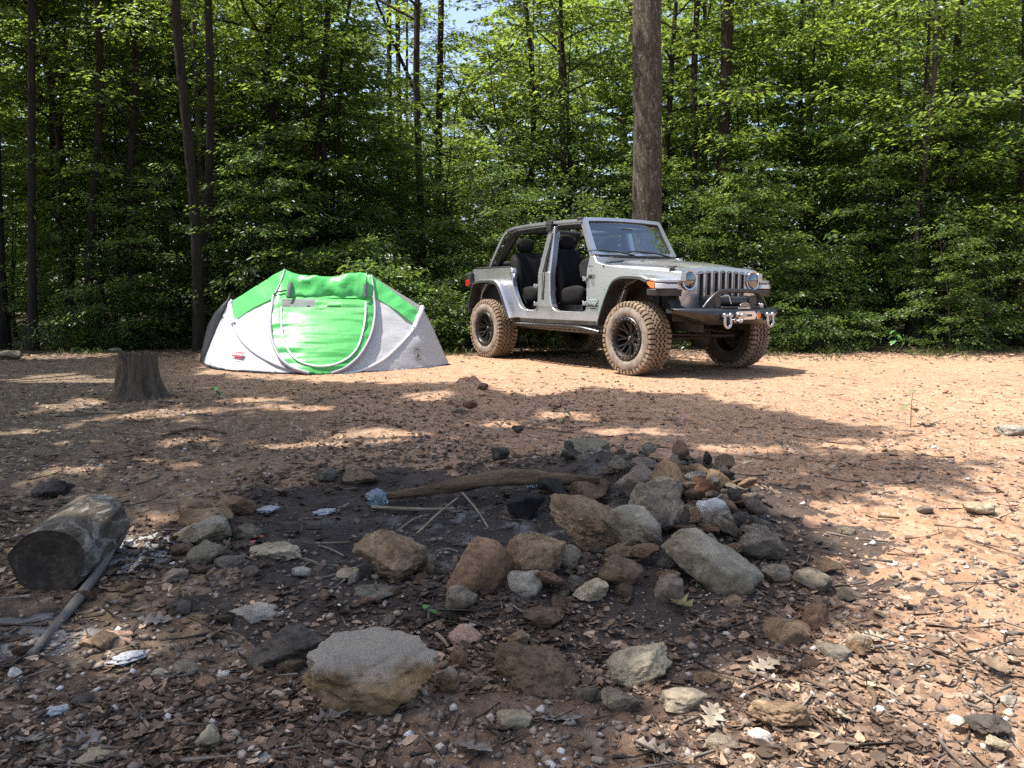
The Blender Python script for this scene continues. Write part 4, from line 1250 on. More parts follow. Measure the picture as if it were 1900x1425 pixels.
m, nt, out = nodes('silver_paint')
v = coords(nt, 'Object')
dust = ramp(nt, noise(nt, v, 3.2, 7, .65), [(.45, 0), (.75, .14)])
zw = N(nt, 'ShaderNodeSeparateXYZ', ins={0: coords(nt, 'World')}).outputs[2]
low = ramp(nt, math_(nt, 'ADD', zw, math_(nt, 'MULTIPLY', noise(nt, v, 7, 6, .7), .22)), [(.62, .75), (.82, 0)])
dm = math_(nt, 'MAXIMUM', dust, low)
p = N(nt, 'ShaderNodeBsdfPrincipled', ins={'Metallic': .62, 'Coat Weight': .8, 'Coat Roughness': .05, 'Base Color': mix(nt, dm, (.50, .505, .53), (.33, .26, .195))})
p.inputs['Roughness'].default_value = .36
nt.links.new(math_(nt, 'ADD', .25, math_(nt, 'MULTIPLY', dm, .5)), p.inputs['Roughness'])
nt.links.new(math_(nt, 'SUBTRACT', .74, math_(nt, 'MULTIPLY', dm, .6)), p.inputs['Metallic'])
nt.links.new(p.outputs[0], out.inputs[0]); PAINT = m
PLAS = M('black_plastic', (.022, .022, .023), .48, 0, (.045, .042, .04), 8, bmp=.12, bscale=160)
BLK = M('black_coated_steel', (.015, .015, .016), .34, .0, (.028, .027, .026), 6, coat=.15)
CABIN = M('cabin_trim', (.008, .008, .0085), .6, 0, (.014, .014, .015), 20, bmp=.15, bscale=120)
SEATM = M('black_seat_fabric', (.004, .004, .0045), .8, 0, (.009, .009, .0095), 40, bmp=.35, bscale=180, spec=.25)
UNDER = M('underbody_dark', (.018, .016, .014), .75, 0, (.055, .042, .03), 7, bmp=.3, bscale=40)
STEEL = M('galvanised_steel', (.55, .55, .56), .32, .9, (.42, .42, .44), 20, bmp=.1, bscale=80)
ALU = M('polished_aluminium', (.74, .70, .66), .28, .85)
CHROME = M('reflector_chrome', (.85, .85, .85), .09, 1.0)
REDL = M('tail_lens_red', (.45, .012, .012), .15, 0, coat=.6)
AMB = M('amber_lens', (.75, .17, .015), .18, 0, coat=.6)
CLEAR = M('clear_lens', (.62, .62, .62), .12, 0, coat=.8)
MUDRIM = M('dusty_black_rim', (.018, .016, .015), .38, .3, (.075, .055, .038), 9, lo=.5, hi=.75)
BOLT = M('bolt_steel', (.6, .6, .6), .3, .9)
m, nt, out = nodes('muddy_rubber')
v = coords(nt, 'Object')
n1 = noise(nt, v, 7, 7, .7); n2 = noise(nt, v, 60, 5, .7)
c = ramp(nt, n1, [(.3, (.18, .125, .078)), (.5, (.275, .20, .135)), (.72, (.38, .30, .22))])
c = mix(nt, ramp(nt, n2, [(.35, .6), (.55, 0)]), c, (.07, .052, .036))
p = N(nt, 'ShaderNodeBsdfPrincipled', ins={'Base Color': c, 'Roughness': .88, 'Specular IOR Level': .25, 'Normal': bump(nt, n2, .4, .008)})
nt.links.new(p.outputs[0], out.inputs[0]); RUB = m
RUBS = M('dusty_sidewall', (.17, .14, .112), .85, 0, (.30, .255, .205), 9, bmp=.3, bscale=70)
GROOVE = M('tyre_groove_rubber', (.045, .034, .025), .9, 0, (.10, .075, .05), 20)
m, nt, out = nodes('windscreen_glass')
g_ = N(nt, 'ShaderNodeBsdfGlossy', ins={'Color': (.92, .96, 1, 1), 'Roughness': .015})
t_ = N(nt, 'ShaderNodeBsdfTransparent', ins={'Color': (.50, .60, .64, 1)})
fr = N(nt, 'ShaderNodeFresnel', ins={'IOR': 1.75})
mx = N(nt, 'ShaderNodeMixShader', ins={0: math_(nt, 'MINIMUM', math_(nt, 'MULTIPLY', fr.outputs[0], 2.4), .8), 1: t_.outputs[0], 2: g_.outputs[0]})
nt.links.new(mx.outputs[0], out.inputs[0]); GLASS = m

# --- tub sides with both door openings
def lean(z): return max(0., z - 1.20) * .19
side = [(-3.70, .66), (-3.715, .95), (-3.70, 1.262), (-3.685, 1.278), (-2.72, 1.286), (-2.64, 1.272), (-2.615, 1.235)]
side += smooth_poly([(-2.60, 1.20), (-2.582, 1.02), (-2.50, .86), (-2.41, .75), (-2.33, .712), (-2.24, .700)], False, 4)
side += [(-2.09, .698), (-2.03, .72), (-1.995, .80), (-1.99, 1.20), (-1.735, 1.20)]
side += smooth_poly([(-1.73, 1.10), (-1.725, .90), (-1.70, .79), (-1.645, .725), (-1.56, .696)], False, 4)
side += [(-1.05, .694), (-.99, .715), (-.966, .76), (-.962, 1.20), (-.945, 1.375), (-.86, 1.375), (-.80, 1.30), (-.64, 1.262), (-.40, 1.232), (.30, 1.172), (.52, 1.150), (.52, 1.05), (-.10, 1.08), (-.30, .98), (-.47, .58), (-.56, .545), (-2.44, .545), (-2.52, .64), (-2.70, 1.0), (-2.86, 1.06), (-3.28, 1.05), (-3.42, .92), (-3.50, .66)]
def sidey(x, z):
    y = .775 - lean(z)
    if x > -.80: y -= .115 * sstep(-.80, .5, x)
    return float(y)
# body: one mesh holding both sides, rear, floor
mb = MB()
for s in (-1, 1):
    mb.prism(side, lambda p: (p[0], s * sidey(p[0], p[1]), p[1]), lambda p: (p[0], s * (sidey(p[0], p[1]) - .075), p[1]))
mb.box((-3.672, 0, .97), (.05, 1.39, .58))           # tailgate
mb.box((-2.35, 0, .575), (2.65, 1.40, .05))          # floor
for x_ in (-.93,):
    mb.box((x_, 0, 1.28), (.10, 1.32, .17))          # cowl panel under the windscreen
body = mb.build('body', PAINT, jeep, bevel=.008)
# pillars between the doors
mb = MB()
for s in (-1, 1):
    pil = [(-2.025, .735), (-1.997, .82), (-1.985, 1.05), (-1.978, 1.22), (-1.935, 1.50), (-1.885, 1.795), (-1.765, 1.795), (-1.735, 1.50), (-1.722, 1.15), (-1.718, .92), (-1.69, .79), (-1.655, .735)]
    mb = MB(); mb.prism(pil, lambda p: (p[0], s * (.779 - lean(p[1])), p[1]), lambda p: (p[0] + .01, s * (.685 - lean(p[1])), p[1]))
    mb.build('door_pillar', PAINT, jeep, bevel=.012)
mb = MB()
for s in (-1, 1):
    groove = [(-1.90, .84), (-1.875, 1.2), (-1.83, 1.52), (-1.80, 1.70), (-1.775, 1.70), (-1.80, 1.50), (-1.83, 1.2), (-1.84, .84)]
    mb = MB(); mb.prism(groove, lambda p: (p[0], s * (.7815 - lean(p[1])), p[1]), lambda p: (p[0], s * (.770 - lean(p[1])), p[1]))
    mb.build('door_seal', PLAS, jeep)
# inner firewall, dash, floor mat
mb = MB()
mb.box((-.99, 0, .93), (.06, 1.38, .62)); mb.box((-3.645, 0, .96), (.02, 1.36, .5)); mb.box((-2.35, 0, .612), (2.5, 1.36, .02))
for s in (-1, 1):
    mb.box((-3.13, s * .60, .85), (.95, .20, .44)); 
mb.build('cabin_liner', CABIN, jeep)
mb = MB(); secs = []
for y_ in np.linspace(-.66, .66, 13):
    secs.append([(-1.0, y_, 1.02), (-1.0, y_, 1.345), (-1.06, y_, 1.36), (-1.20, y_, 1.335), (-1.27, y_, 1.27), (-1.24, y_, 1.13), (-1.10, y_, 1.02)])
mb.loft([[Vector(q) for q in s_] for s_ in secs]); mb.build('dashboard', CABIN, jeep, bevel=.015)
mb = MB()
ring = [(-1.42 - .07 * sin(a) * .5, .37 + .185 * cos(a), 1.235 + .185 * sin(a)) for a in [2 * pi * k / 28 for k in range(29)]]
mb.tube(ring, .016, 8, cap=False); mb.tube([(-1.41, .37, 1.235), (-1.22, .37, 1.16)], .03, 8)
for an in (0, pi, 1.5 * pi): mb.tube([(-1.41, .37, 1.235), (-1.42 - .035 * sin(an), .37 + .18 * cos(an), 1.235 + .18 * sin(an))], .016, 6)
mb.build('steering_wheel', CABIN, jeep, smooth=40)
mb = MB(); mb.box((-1.12, 0, .80), (.5, .22, .3)); mb.box((-1.75, 0, .80), (.9, .24, .32)); mb.tube([(-1.45, .0, .95), (-1.47, .02, 1.12)], [.015, .028], 10)
mb.build('centre_console', CABIN, jeep, bevel=.02)

# --- bonnet
mb = MB(); secs = []
prof = [(-1.0, -.105), (-1.0, -.045), (-.985, -.012), (-.95, .008), (-.72, .028), (-.56, .040), (-.50, .062), (-.25, .078), (0, .082)]
prof = prof + [(-a, b) for a, b in prof[-2::-1]]
for t in np.linspace(0, 1, 15):
    x_ = -.78 + t * 1.285
    hw = .690 - .040 * t
    ez = 1.262 - .082 * t
    drop = 0 if t < .86 else ((t - .86) / .14) ** 2.2 * .055
    blg = 1.0 if t < .62 else 1.0 - ((t - .62) / .38) ** 1.6 * .62
    secs.append([Vector((x_, a * hw, ez + (b * blg if b > 0 else b) - drop)) for a, b in prof])
mb.loft(secs, closed=False)
hd = mb.build('bonnet', PAINT, jeep, smooth=32); so_ = hd.modifiers.new('t', 'SOLIDIFY'); so_.thickness = .012; so_.offset = -1
for s in (-1, 1):
    mb = MB(); mb.box((.355, s * .640, 1.175), (.055, .028, .075)); mb.tube([(.35, s * .655, 1.205), (.35, s * .655, 1.13)], .016, 8); mb.box((.36, s * .628, 1.215), (.075, .04, .018))
    mb.build('bonnet_catch', PLAS, jeep, bevel=.006)
    mb = MB(); mb.box((-.70, s * .64, 1.296), (.10, .035, .018)); mb.box((-.30, s * .47, 1.296), (.05, .02, .012)); mb.build('hinge_cover', PLAS, jeep, bevel=.005)
# washer nozzles / black vent strip at the scuttle
mb = MB(); mb.box((-.825, 0, 1.372), (.10, 1.0, .012)); mb.build('scuttle_vent', PLAS, jeep)

# --- grille
def gf(p, x0): 
    y, z = p; return (x0 - .05 * (y / .62) ** 2 + .02 * (1 - abs(z - .98) / .2) * .5, y, z)
gout = smooth_poly([(-.655, 1.10), (-.635, 1.168), (-.55, 1.190), (-.25, 1.208), (0, 1.214), (.25, 1.208), (.55, 1.190), (.635, 1.168), (.655, 1.10), (.65, .95), (.60, .82), (.56, .765), (.25, .758), (0, .756), (-.25, .758), (-.56, .765), (-.60, .82), (-.65, .95)], True, 3)
slots = [rrect((i - 3) * .112, 1.0 - .004 * abs(i - 3), .066, .345, .022, 3) for i in range(7)]
lamps = [circ(s * .515, 1.066, .104, 28) for s in (-1, 1)]
slots = [[(y - .0, z) for y, z in s_] for s_ in slots]
mb = MB(); plate(mb, gout, slots + lamps, lambda p: gf(p, .505), lambda p: gf(p, .42))
mb.build('grille_panel', PAINT, jeep, smooth=40)
mb = MB()
for s_ in slots:
    cx = sum(p[0] for p in s_) / len(s_); cz = sum(p[1] for p in s_) / len(s_)
    inn = [(cx + (p[0] - cx) * .80, cz + (p[1] - cz) * .955) for p in s_]
    o_ = [(cx + (p[0] - cx) * 1.13, cz + (p[1] - cz) * 1.03) for p in s_]
    plate(mb, o_, [inn], lambda p: gf(p, .514), lambda p: gf(p, .47))
mb.build('slot_trim', M('satin_slot_trim', (.27, .25, .235), .35, .7), jeep, smooth=40)
mb = MB(); mb.box((.40, 0, 1.0), (.03, .84, .40))
for i in range(9): mb.box((.418, 0, .84 + i * .04), (.006, .80, .006))
mb.build('radiator_mesh', M('radiator_black', (.012, .012, .012), .7), jeep)
mb = MB(); mb.box((.30, 0, .98), (.20, 1.02, .38)); mb.build('radiator_frame', UNDER, jeep)
for s in (-1, 1):
    cy_ = s * .515
    hl = MB().lathe([(.104, .482 - .41), (.112, .50 - .41), (.109, .510 - .41), (.093, .506 - .41), (.089, .49 - .41)], (.405, cy_, 1.066), 'x', 36).build('headlight', PAINT, jeep, smooth=50)
    MB().lathe([(.090, .085), (.075, .045), (.05, .015), (0, .005)], (.405, cy_, 1.066), 'x', 36).build('reflector', CHROME, hl, smooth=60)
    mb = MB(); mb.ell((.455, cy_, 1.068), (.05, .07, .07)); mb.box((.47, cy_, 1.068), (.012, .18, .010)); mb.box((.47, cy_ + s * .035, 1.10), (.012, .06, .05)); mb.build('bulb_shield', BLK, hl, smooth=40)
    ln = MB().lathe([(.090, .090), (.08, .100), (.06, .107), (.03, .111), (0, .112)], (.405, cy_, 1.066), 'x', 36).build('lens', None, hl, smooth=60)
    ln.data.materials.append(GLASS)

# --- flares
FF = [(-.585, .56), (-.50, .78), (-.39, .98), (-.315, 1.075), (-.21, 1.125), (-.08, 1.138), (.10, 1.132), (.19, 1.120), (.29, 1.088), (.42, 1.066), (.60, 1.046), (.70, 1.035)]
RF = [(-3.555, .70), (-3.52, .86), (-3.455, 1.01), (-3.39, 1.085), (-3.29, 1.115), (-3.10, 1.124), (-2.88, 1.119), (-2.79, 1.098), (-2.70, 1.045), (-2.60, .90), (-2.49, .71), (-2.42, .59)]
def inward(P, d, cen):
    o_ = []
    for i, q in enumerate(P):
        a = P[max(0, i - 1)]; b = P[min(len(P) - 1, i + 1)]
        tx, tz = b[0] - a[0], b[1] - a[1]; l = hypot(tx, tz) or 1; n1_ = (tz / l, -tx / l)
        if (cen[0] - q[0]) * n1_[0] + (cen[1] - q[1]) * n1_[1] < 0: n1_ = (-n1_[0], -n1_[1])
        o_.append((q[0] + n1_[0] * d, q[1] + n1_[1] * d))
    return o_
for P0, cen, nm in ((FF, (0, .5), 'front'), (RF, (-WB, .5), 'rear')):
    P = smooth_poly(P0, False, 3)
    if nm == 'front': P = [q for q in P if q[0] <= .30]
    In = inward(P, .050, cen); In2 = inward(P, .014, cen); In3 = inward(P, .024, cen)
    for s in (-1, 1):
        yin = (.62 if nm == 'front' else .74)
        mb = MB(); secs = []
        for q, q2, q3 in zip(P, In2, In3):
            y0 = yin + (0.06 if q[0] < -.3 else 0) * (nm == 'front')
            secs.append([Vector((q[0], s * y0, q[1] + .006)), Vector((q[0], s * .85, q[1] + .004)), Vector((q[0], s * .915, q[1])), Vector((q2[0], s * .938, q2[1])), Vector((q3[0], s * .938, q3[1])), Vector((q3[0], s * y0, q3[1]))])
        mb.loft(secs); fl = mb.build('fender_flare', PAINT, jeep, smooth=40)
        mb = MB(); secs = []
        for q3, q in zip(inward(P, .026, cen), In):
            secs.append([Vector((q3[0], s * .76, q3[1])), Vector((q3[0], s * .945, q3[1])), Vector((q[0], s * .953, q[1])), Vector((q[0], s * .93, q[1])), Vector((q[0], s * .76, q[1]))])
        mb.loft(secs); mb.build('flare_lip', PLAS, fl, smooth=40)
        if nm == 'front':
            # squared nose of the flare with the lamp
            def pl(o_): return [(.285, s * (.935 + o_)), (.385, s * (.925 + o_)), (.445 + o_, s * (.885 + o_ * .5)), (.472 + o_, s * .83), (.49 + o_, s * .62), (.285, s * .62)]
            mb = MB(); mb.prism(pl(0.), lambda p: (p[0], p[1], 1.088 - .13 * (p[0] - .285) + .02 * (.93 - abs(p[1]))), lambda p: (p[0], p[1], 1.062 - .13 * (p[0] - .285)))
            mb.build('flare_nose', PAINT, fl, bevel=.008)
            mb = MB(); mb.prism(pl(.010), lambda p: (p[0], p[1], .972 - .03 * (p[0] - .285)), lambda p: (p[0] - .015 * (p[0] > .3), p[1], .905 - .06 * (p[0] - .285)))
            mb.prism(pl(-.03), lambda p: (p[0], p[1], 1.06 - .13 * (p[0] - .285)), lambda p: (p[0], p[1], .96))
            mb.build('flare_underside', PLAS, fl, bevel=.006)
            arc = [(.392, s * .928), (.44, s * .892), (.468, s * .83), (.483, s * .675)]
            mb = MB(); mb.loft([[Vector((x_ - .03, y_ - s * .03, 1.048 - .13 * (x_ - .285))), Vector((x_ + .006, y_ + s * .003, 1.050 - .13 * (x_ - .285))), Vector((x_ + .010, y_ + s * .004, .976)), Vector((x_ - .03, y_ - s * .03, .972))] for x_, y_ in arc])
            tl = mb.build('turn_signal', CLEAR, jeep, bevel=.005)
            mb = MB(); mb.loft([[Vector((x_, y_ - s * .03, 1.052 - .13 * (x_ - .285))), Vector((x_, y_ + s * .003, 1.054 - .13 * (x_ - .285))), Vector((x_, y_ + s * .004, zb_)), Vector((x_, y_ - s * .03, zb_))] for x_, y_, zb_ in ((.275, s * .936, 1.03), (.33, s * .934, .985), (.388, s * .930, .976))])
            mb.build('amber_lens', AMB, tl, bevel=.003)
# inner wheel housings
mb = MB()
for s in (-1, 1):
    for cx, x0, x1 in ((0, -.50, .52), (-WB, -3.50, -2.50)):
        n = 14; ring = []
        for k in range(n + 1):
            a = pi * k / n; ring.append((cx - .50 * cos(a) , .62 + .44 * sin(a)))
        mb = MB()
        secs = [[Vector((x_, s * y_, z_)) for x_, z_ in ring] for y_ in (.50, .76)]
        mb.loft(secs, closed=False)
        mb.add([Vector((x_, s * .50, z_)) for x_, z_ in ring], [tuple(range(n + 1))])
        mb.build('wheel_housing', UNDER, jeep, smooth=40)

# --- windscreen
def wf(p, o_=0.):
    y, t = p
    return Vector((-.905 - .285 * t - .045 * (y / .7) ** 2 + o_ * .85, y, 1.384 + .47 * t + o_ * .45))
def hw(t): return .712 - .058 * t
fo = [(-hw(0), 0), (-hw(.5), .5), (-hw(.93), .93), (-hw(1) + .012, .985), (-hw(1) + .05, 1.0)]
fo = fo + [(-.3, 1.015), (0, 1.02), (.3, 1.015)] + [(-a, b) for a, b in fo[::-1]] + [(.3, -.01), (0, -.012), (-.3, -.01)]
fi = [(-hw(.1) + .075, .085), (-hw(.5) + .068, .5), (-hw(.9) + .066, .87), (-hw(.92) + .085, .905), (-.3, .925), (0, .93)]
fi = fi + [(-a, b) for a, b in fi[-2::-1]] + [(.58, .06), (.3, .05), (0, .048), (-.3, .05), (-.58, .06)]
mb = MB(); plate(mb, fo, [fi], lambda p: wf(p, .03), lambda p: wf(p, -.035))
wfm = mb.build('windscreen_frame', PAINT, jeep, bevel=.010)
sh = [(a * .972, .5 + (b - .5) * .965) for a, b in fi]
mb = MB(); plate(mb, [(a * 1.01, .5 + (b - .5) * 1.01) for a, b in fi], [sh], lambda p: wf(p, .014), lambda p: wf(p, .004)); mb.build('windscreen_surround', PLAS, wfm)
V2, T = tri_fill(densify([(a * 1.005, .5 + (b - .5) * 1.005) for a, b in fi], .12), (), (.12, .15))
MB().add([wf(p, .006) for p in V2], T).build('windscreen', GLASS, jeep, smooth=180)
for a0, a1 in ((-.12, -.60), (.50, -.02)):
    mb = MB(); b0 = wf((a0, -.03), .055); b1 = wf((a1, .115), .030)
    mb.tube([b0, (b0 + b1) / 2 + Vector((.012, 0, .012)), b1], [.012, .009, .006], 6)
    c0 = wf((a1 - .16, .085), .022); c1_ = wf((a1 + .32, .068), .022)
    mb.tube([c0, b1, c1_], .008, 6); mb.tube([b0 - Vector((0, 0, .03)), b0 + Vector((0, 0, .012))], .018, 8)
    mb.build('wiper', PLAS, jeep, smooth=40)
mb = MB(); mb.box((-1.12, 0, 1.715), (.03, .20, .055)); mb.build('rear_mirror', CABIN, jeep, bevel=.01)

# --- roll cage: painted side rails and black padded bars
mb = MB(); bk = MB()
for s in (-1, 1):
    rail = [(-1.20, .655, 1.822), (-1.55, .655, 1.832), (-2.05, .658, 1.838), (-2.55, .66, 1.832), (-2.80, .662, 1.815), (-2.94, .665, 1.765), (-3.08, .68, 1.60), (-3.22, .70, 1.40), (-3.29, .705, 1.285)]
    P = smooth_poly([(x_, s * y_, z_) for x_, y_, z_ in rail], False, 4)
    mb.tube(P, .026, 4, sq=(1.0, 1.15))
    P2 = [(x_ + .03, s * (abs(y_) - .07), z_ - .055) for x_, y_, z_ in [(a, b, c) for a, b, c in P]]
    bk.tube(P2, .038, 10)
    bk.tube([(-1.84, s * .60, 1.80), (-1.88, s * .62, 1.45), (-1.93, s * .645, .75)], .045, 10)
    bk.tube([(-1.19, s * .59, 1.80), (-1.08, s * .62, 1.50), (-1.0, s * .64, 1.35)], .03, 8)
    bk.tube([(-2.80, s * .55, 1.77), (-3.25, s * .60, 1.30), (-3.42, s * .62, 1.0)], .04, 10)
for x_, z_ in ((-1.235, 1.80), (-1.87, 1.80), (-2.82, 1.79)):
    bk.tube([(x_, -.60, z_), (x_, 0, z_ + .02), (x_, .60, z_)], .042, 10)
mb.build('side_rail', PAINT, jeep, bevel=.006)
bk.build('roll_bar', CABIN, jeep, smooth=50)
mb = MB()
for s in (-1, 1):
    mb.box((-1.86, s * .650, 1.838), (.14, .09, .062)); mb.box((-1.86, s * .672, 1.785), (.10, .055, .11)); mb.box((-1.245, s * .60, 1.845), (.09, .16, .045)); mb.box((-2.0, s * .62, 1.86), (.05, .1, .02))
mb.build('roof_catch', PLAS, jeep, bevel=.008)
# soft black deck behind the rear seats
mb = MB(); mb.box((-3.48, 0, 1.288), (.40, 1.40, .03)); mb.box((-3.05, .72, 1.29), (.75, .06, .016)); mb.box((-3.15, -.735, 1.290), (.95, .06, .014)); mb.build('deck_cover', CABIN, jeep, bevel=.008)
mb = MB(); mb.tube([(-3.60, -.55, 1.33), (-3.62, 0, 1.36), (-3.60, .55, 1.33)], .055, 10); mb.build('folded_top', CABIN, jeep, smooth=50)

# --- seats
def seat(cx, cy_, wd, bz=.98, top=1.45, nm='front_seat', head=True):
    mb = MB()
    R1 = Matrix.Rotation(radians(-8), 3, 'Y'); 
    mb.ell((cx + .30, cy_, .865), (.56, wd, .20), 22, 14, 3.6, R1)
    for s in (-1, 1): mb.ell((cx + .30, cy_ + s * wd * .40, .90), (.54, wd * .22, .22), 18, 12, 2.8, R1)
    st_ = mb.build(nm, SEATM, jeep, smooth=60)
    R2 = Matrix.Rotation(radians(-17), 3, 'Y')
    mb = MB(); mb.ell((cx - .02, cy_, 1.21), (.17, wd, .62), 22, 16, 3.4, R2)
    for s in (-1, 1): mb.ell((cx + .03, cy_ + s * wd * .40, 1.17), (.19, wd * .22, .54), 16, 12, 2.6, R2)
    mb.build('backrest', SEATM, st_, smooth=60)
    if head:
        mb = MB(); mb.ell((cx - .115, cy_, 1.605), (.12, .28, .20), 20, 14, 3.2, R2)
        for s in (-1, 1): mb.tube([(cx - .115, cy_ + s * .06, 1.60), (cx - .075, cy_ + s * .06, 1.44)], .008, 6)
        mb.build('headrest', SEATM, st_, smooth=60)
    mb = MB(); mb.box((cx + .28, cy_, .70), (.50, wd * .8, .16)); mb.build('seat_base', CABIN, st_, bevel=.01)
    return st_
seat(-1.80, -.38, .52); seat(-1.80, .38, .52)
seat(-2.78, -.36, .56, nm='rear_seat'); seat(-2.78, .36, .56, nm='rear_seat'); 
mb = MB(); mb.tube([(-2.05, -.60, .66), (-2.0, -.62, .9), (-2.02, -.60, 1.2)], .012, 6); mb.build('seat_belt', SEATM, jeep, smooth=60); mb = MB(); mb.tube([(-2.62, -.66, 1.2), (-2.55, -.66, .95), (-2.42, -.66, .78)], .012, 6); mb.build('seat_belt', SEATM, jeep, smooth=60)

# --- small fittings on the near and far side
for s in (-1, 1):
    mb = MB()
    for x_, z_ in ((-.975, 1.10), (-.975, .80), (-2.015, 1.02), (-2.015, .78)):
        mb = MB(); mb.box((x_, s * .787, z_), (.05, .024, .045)); mb.tube([(x_ - .022, s * .797, z_ - .028), (x_ - .022, s * .797, z_ + .028)], .010, 8)
        mb.build('door_hinge', PAINT, jeep, bevel=.003)
mb = MB().lathe([(0, -.022), (.022, -.020), (.030, -.008), (.032, 0)], (-.885, -.776, 1.125), 'y', 20); mb.tube([(-.885, -.79, 1.125), (-.885, -.80, 1.15)], .007, 6)
mb.build('aerial_base', PLAS, jeep, smooth=40)
mb = MB()
for x_, z_ in ((-.915, 1.25), (-.66, 1.245)): mb.lathe([(0, -.006), (.012, -.004), (.012, 0)], (x_, -sidey(x_, z_), z_), 'y', 10)
mb.build('body_bolt', PLAS, jeep)
mb = MB(); mb.box((-2.635, -.735, 1.18), (.05, .09, .10)); mb.tube([(-2.60, -.74, 1.19), (-2.58, -.76, 1.13)], .014, 8); mb.build('door_striker', STEEL, jeep, bevel=.008)
# tail lamps
for s in (-1, 1):
    t_ = MB(); t_.box((-3.715, s * .765, 1.115), (.12, .14, .22)); t_ = t_.build('tail_lamp', PLAS, jeep, bevel=.012)
    MB().box((-3.735, s * .775, 1.07), (.10, .14, .10)).build('red_lens', REDL, t_, bevel=.01)
mb = MB(); mb.box((-3.84, 0, .68), (.16, 1.55, .16)); mb.build('rear_bumper', BLK, jeep, bevel=.02)
# spare wheel carrier seen over the deck is folded low: only the mount plate
# lettering on the cowl
silverL = M('badge_silver', (.62, .68, .66), .25, .6); darkL = M('decal_dark', (.03, .03, .03), .5)
def side_frame(x_, z_, out=.004):
    Mx = Matrix(((1, 0, 0), (0, 0, -1), (0, 1, 0))).to_4x4(); Mx.translation = Vector((x_, -sidey(x_, z_) - out, z_)); return Mx
text_mesh('cowl_badge', 'Jeep', .115, silverL, jeep, side_frame(-.852, .835), .004, 0, .002)
text_mesh('cowl_lettering', 'WRANGLER', .036, darkL, jeep, side_frame(-.853, .768), .001, 0, .001)
text_mesh('cowl_lettering', 'UNLIMITED', .022, darkL, jeep, side_frame(-.835, .738), .001, 0, .0005)

# --- rock slider
for s in (-1, 1):
    mb = MB()
    mb.tube(smooth_poly([(-2.44, s * .80, .475), (-2.36, s * .885, .50), (-2.0, s * .895, .505), (-1.3, s * .895, .505), (-.95, s * .885, .50), (-.68, s * .80, .455)], False, 5), .027, 12)
    mb.tube([(-2.40, s * .76, .475), (-.66, s * .76, .45)], .027, 10)
    n = 15
    for k in range(n):
        x_ = -2.32 + k * (1.45 / (n - 1)); mb.box((x_, s * .825, .488), (.045, .115, .008))
    mb.box((-1.55, s * .745, .53), (1.95, .02, .10))
    for x_ in (-2.2, -1.5, -.8): mb.tube([(x_, s * .42, .50), (x_, s * .77, .485)], .022, 8)
    mb.build('side_step', BLK, jeep, smooth=40)
mb = MB()
for s in (-1, 1): mb.box((-1.60, s * .765, .56), (2.05, .02, .05)); 
mb.build('sill_trim', UNDER, jeep)

# --- chassis
mb = MB()
for s in (-1, 1):
    mb.box((-1.50, s * .42, .56), (4.2, .07, .12))
    mb.tube([(-.02, s * .50, .45), (-1.15, s * .40, .50)], .028, 8); mb.tube([(-WB + .02, s * .50, .45), (-WB + 1.0, s * .40, .50)], .028, 8)
    mb.tube([(.0, s * .46, .45), (.0, s * .46, .95)], .03, 8)
    mb.tube([(.06, s * .58, .44), (.02, s * .50, .98)], .028, 8)
    for k in range(7):
        ring = [(.02 + .055 * cos(a), s * .44 + .055 * sin(a), .52 + .05 * (k + a / 6.283)) for a in np.linspace(0, 6.283, 13)]
        mb.tube(ring, .009, 5, cap=False)
for x_ in (0, -WB):
    mb.tube([(x_, -.72, RT), (x_, .72, RT)], .045, 12); mb.ell((x_ + .02, .18 if x_ == 0 else 0, RT), (.26, .26, .28), 16, 10, 2.3)
mb.tube([(.14, -.62, .40), (.14, .62, .42)], .018, 8); mb.tube([(.20, -.40, .56), (.10, .60, .45)], .018, 8); mb.tube([(.28, -.62, .47), (.26, .5, .42)], .012, 8)
mb.tube([(.42, -.42, .62), (.42, .42, .62)], .03, 8); mb.box((-1.4, 0, .50), (.9, .5, .12)); mb.tube([(-WB, 0, .45), (-1.6, 0, .5)], .03, 8); mb.box((-2.7, 0, .52), (.75, .6, .16)); mb.tube([(-3.3, -.35, .5), (-3.65, -.38, .52)], .05, 10)
mb.box((.30, 0, .72), (.20, .95, .16))
mb.build('chassis', UNDER, jeep, smooth=40)

# --- winch bumper
secs = []
def bsec(y, xb, xf, zt, zb, ch): return [Vector((xb, y, zt)), Vector((xf - .03, y, zt)), Vector((xf, y, zt - .025)), Vector((xf + .005, y, (zt + zb) / 2 + .01)), Vector((xf - ch, y, zb)), Vector((xb, y, zb))]
for y_, xb, xf, zt, zb, ch in ((-.86, .50, .60, .760, .715, .01), (-.60, .52, .795, .762, .64, .05), (-.46, .52, .83, .762, .585, .07), (.46, .52, .83, .762, .585, .07), (.60, .52, .795, .762, .64, .05), (.86, .50, .60, .760, .715, .01)):
    secs.append(bsec(y_, xb, xf, zt, zb, ch))
bp_ = MB(); bp_.loft(secs); bump_o = bp_.build('winch_bumper', BLK, jeep, bevel=.006)
mb = MB(); mb.box((.66, -.02, .772), (.30, .62, .02)); mb.build('winch_tray', BLK, bump_o, bevel=.005)
P = smooth_poly([(.70, -.50, .765), (.72, -.43, .85), (.74, -.33, .925), (.74, -.22, .948), (.74, 0, .95), (.74, .22, .948), (.74, .33, .925), (.72, .43, .85), (.70, .50, .765)], False, 5)
mb = MB(); mb.tube(P, .024, 12); mb.build('bull_bar', BLK, jeep, smooth=50)
mb = MB(); mb.tube([(.64, -.26, .835), (.64, .24, .835)], .055, 14); mb.box((.64, -.30, .83), (.15, .10, .14)); mb.box((.64, .28, .83), (.15, .12, .14)); 
wn_ = mb.build('winch', BLK, jeep, bevel=.008)
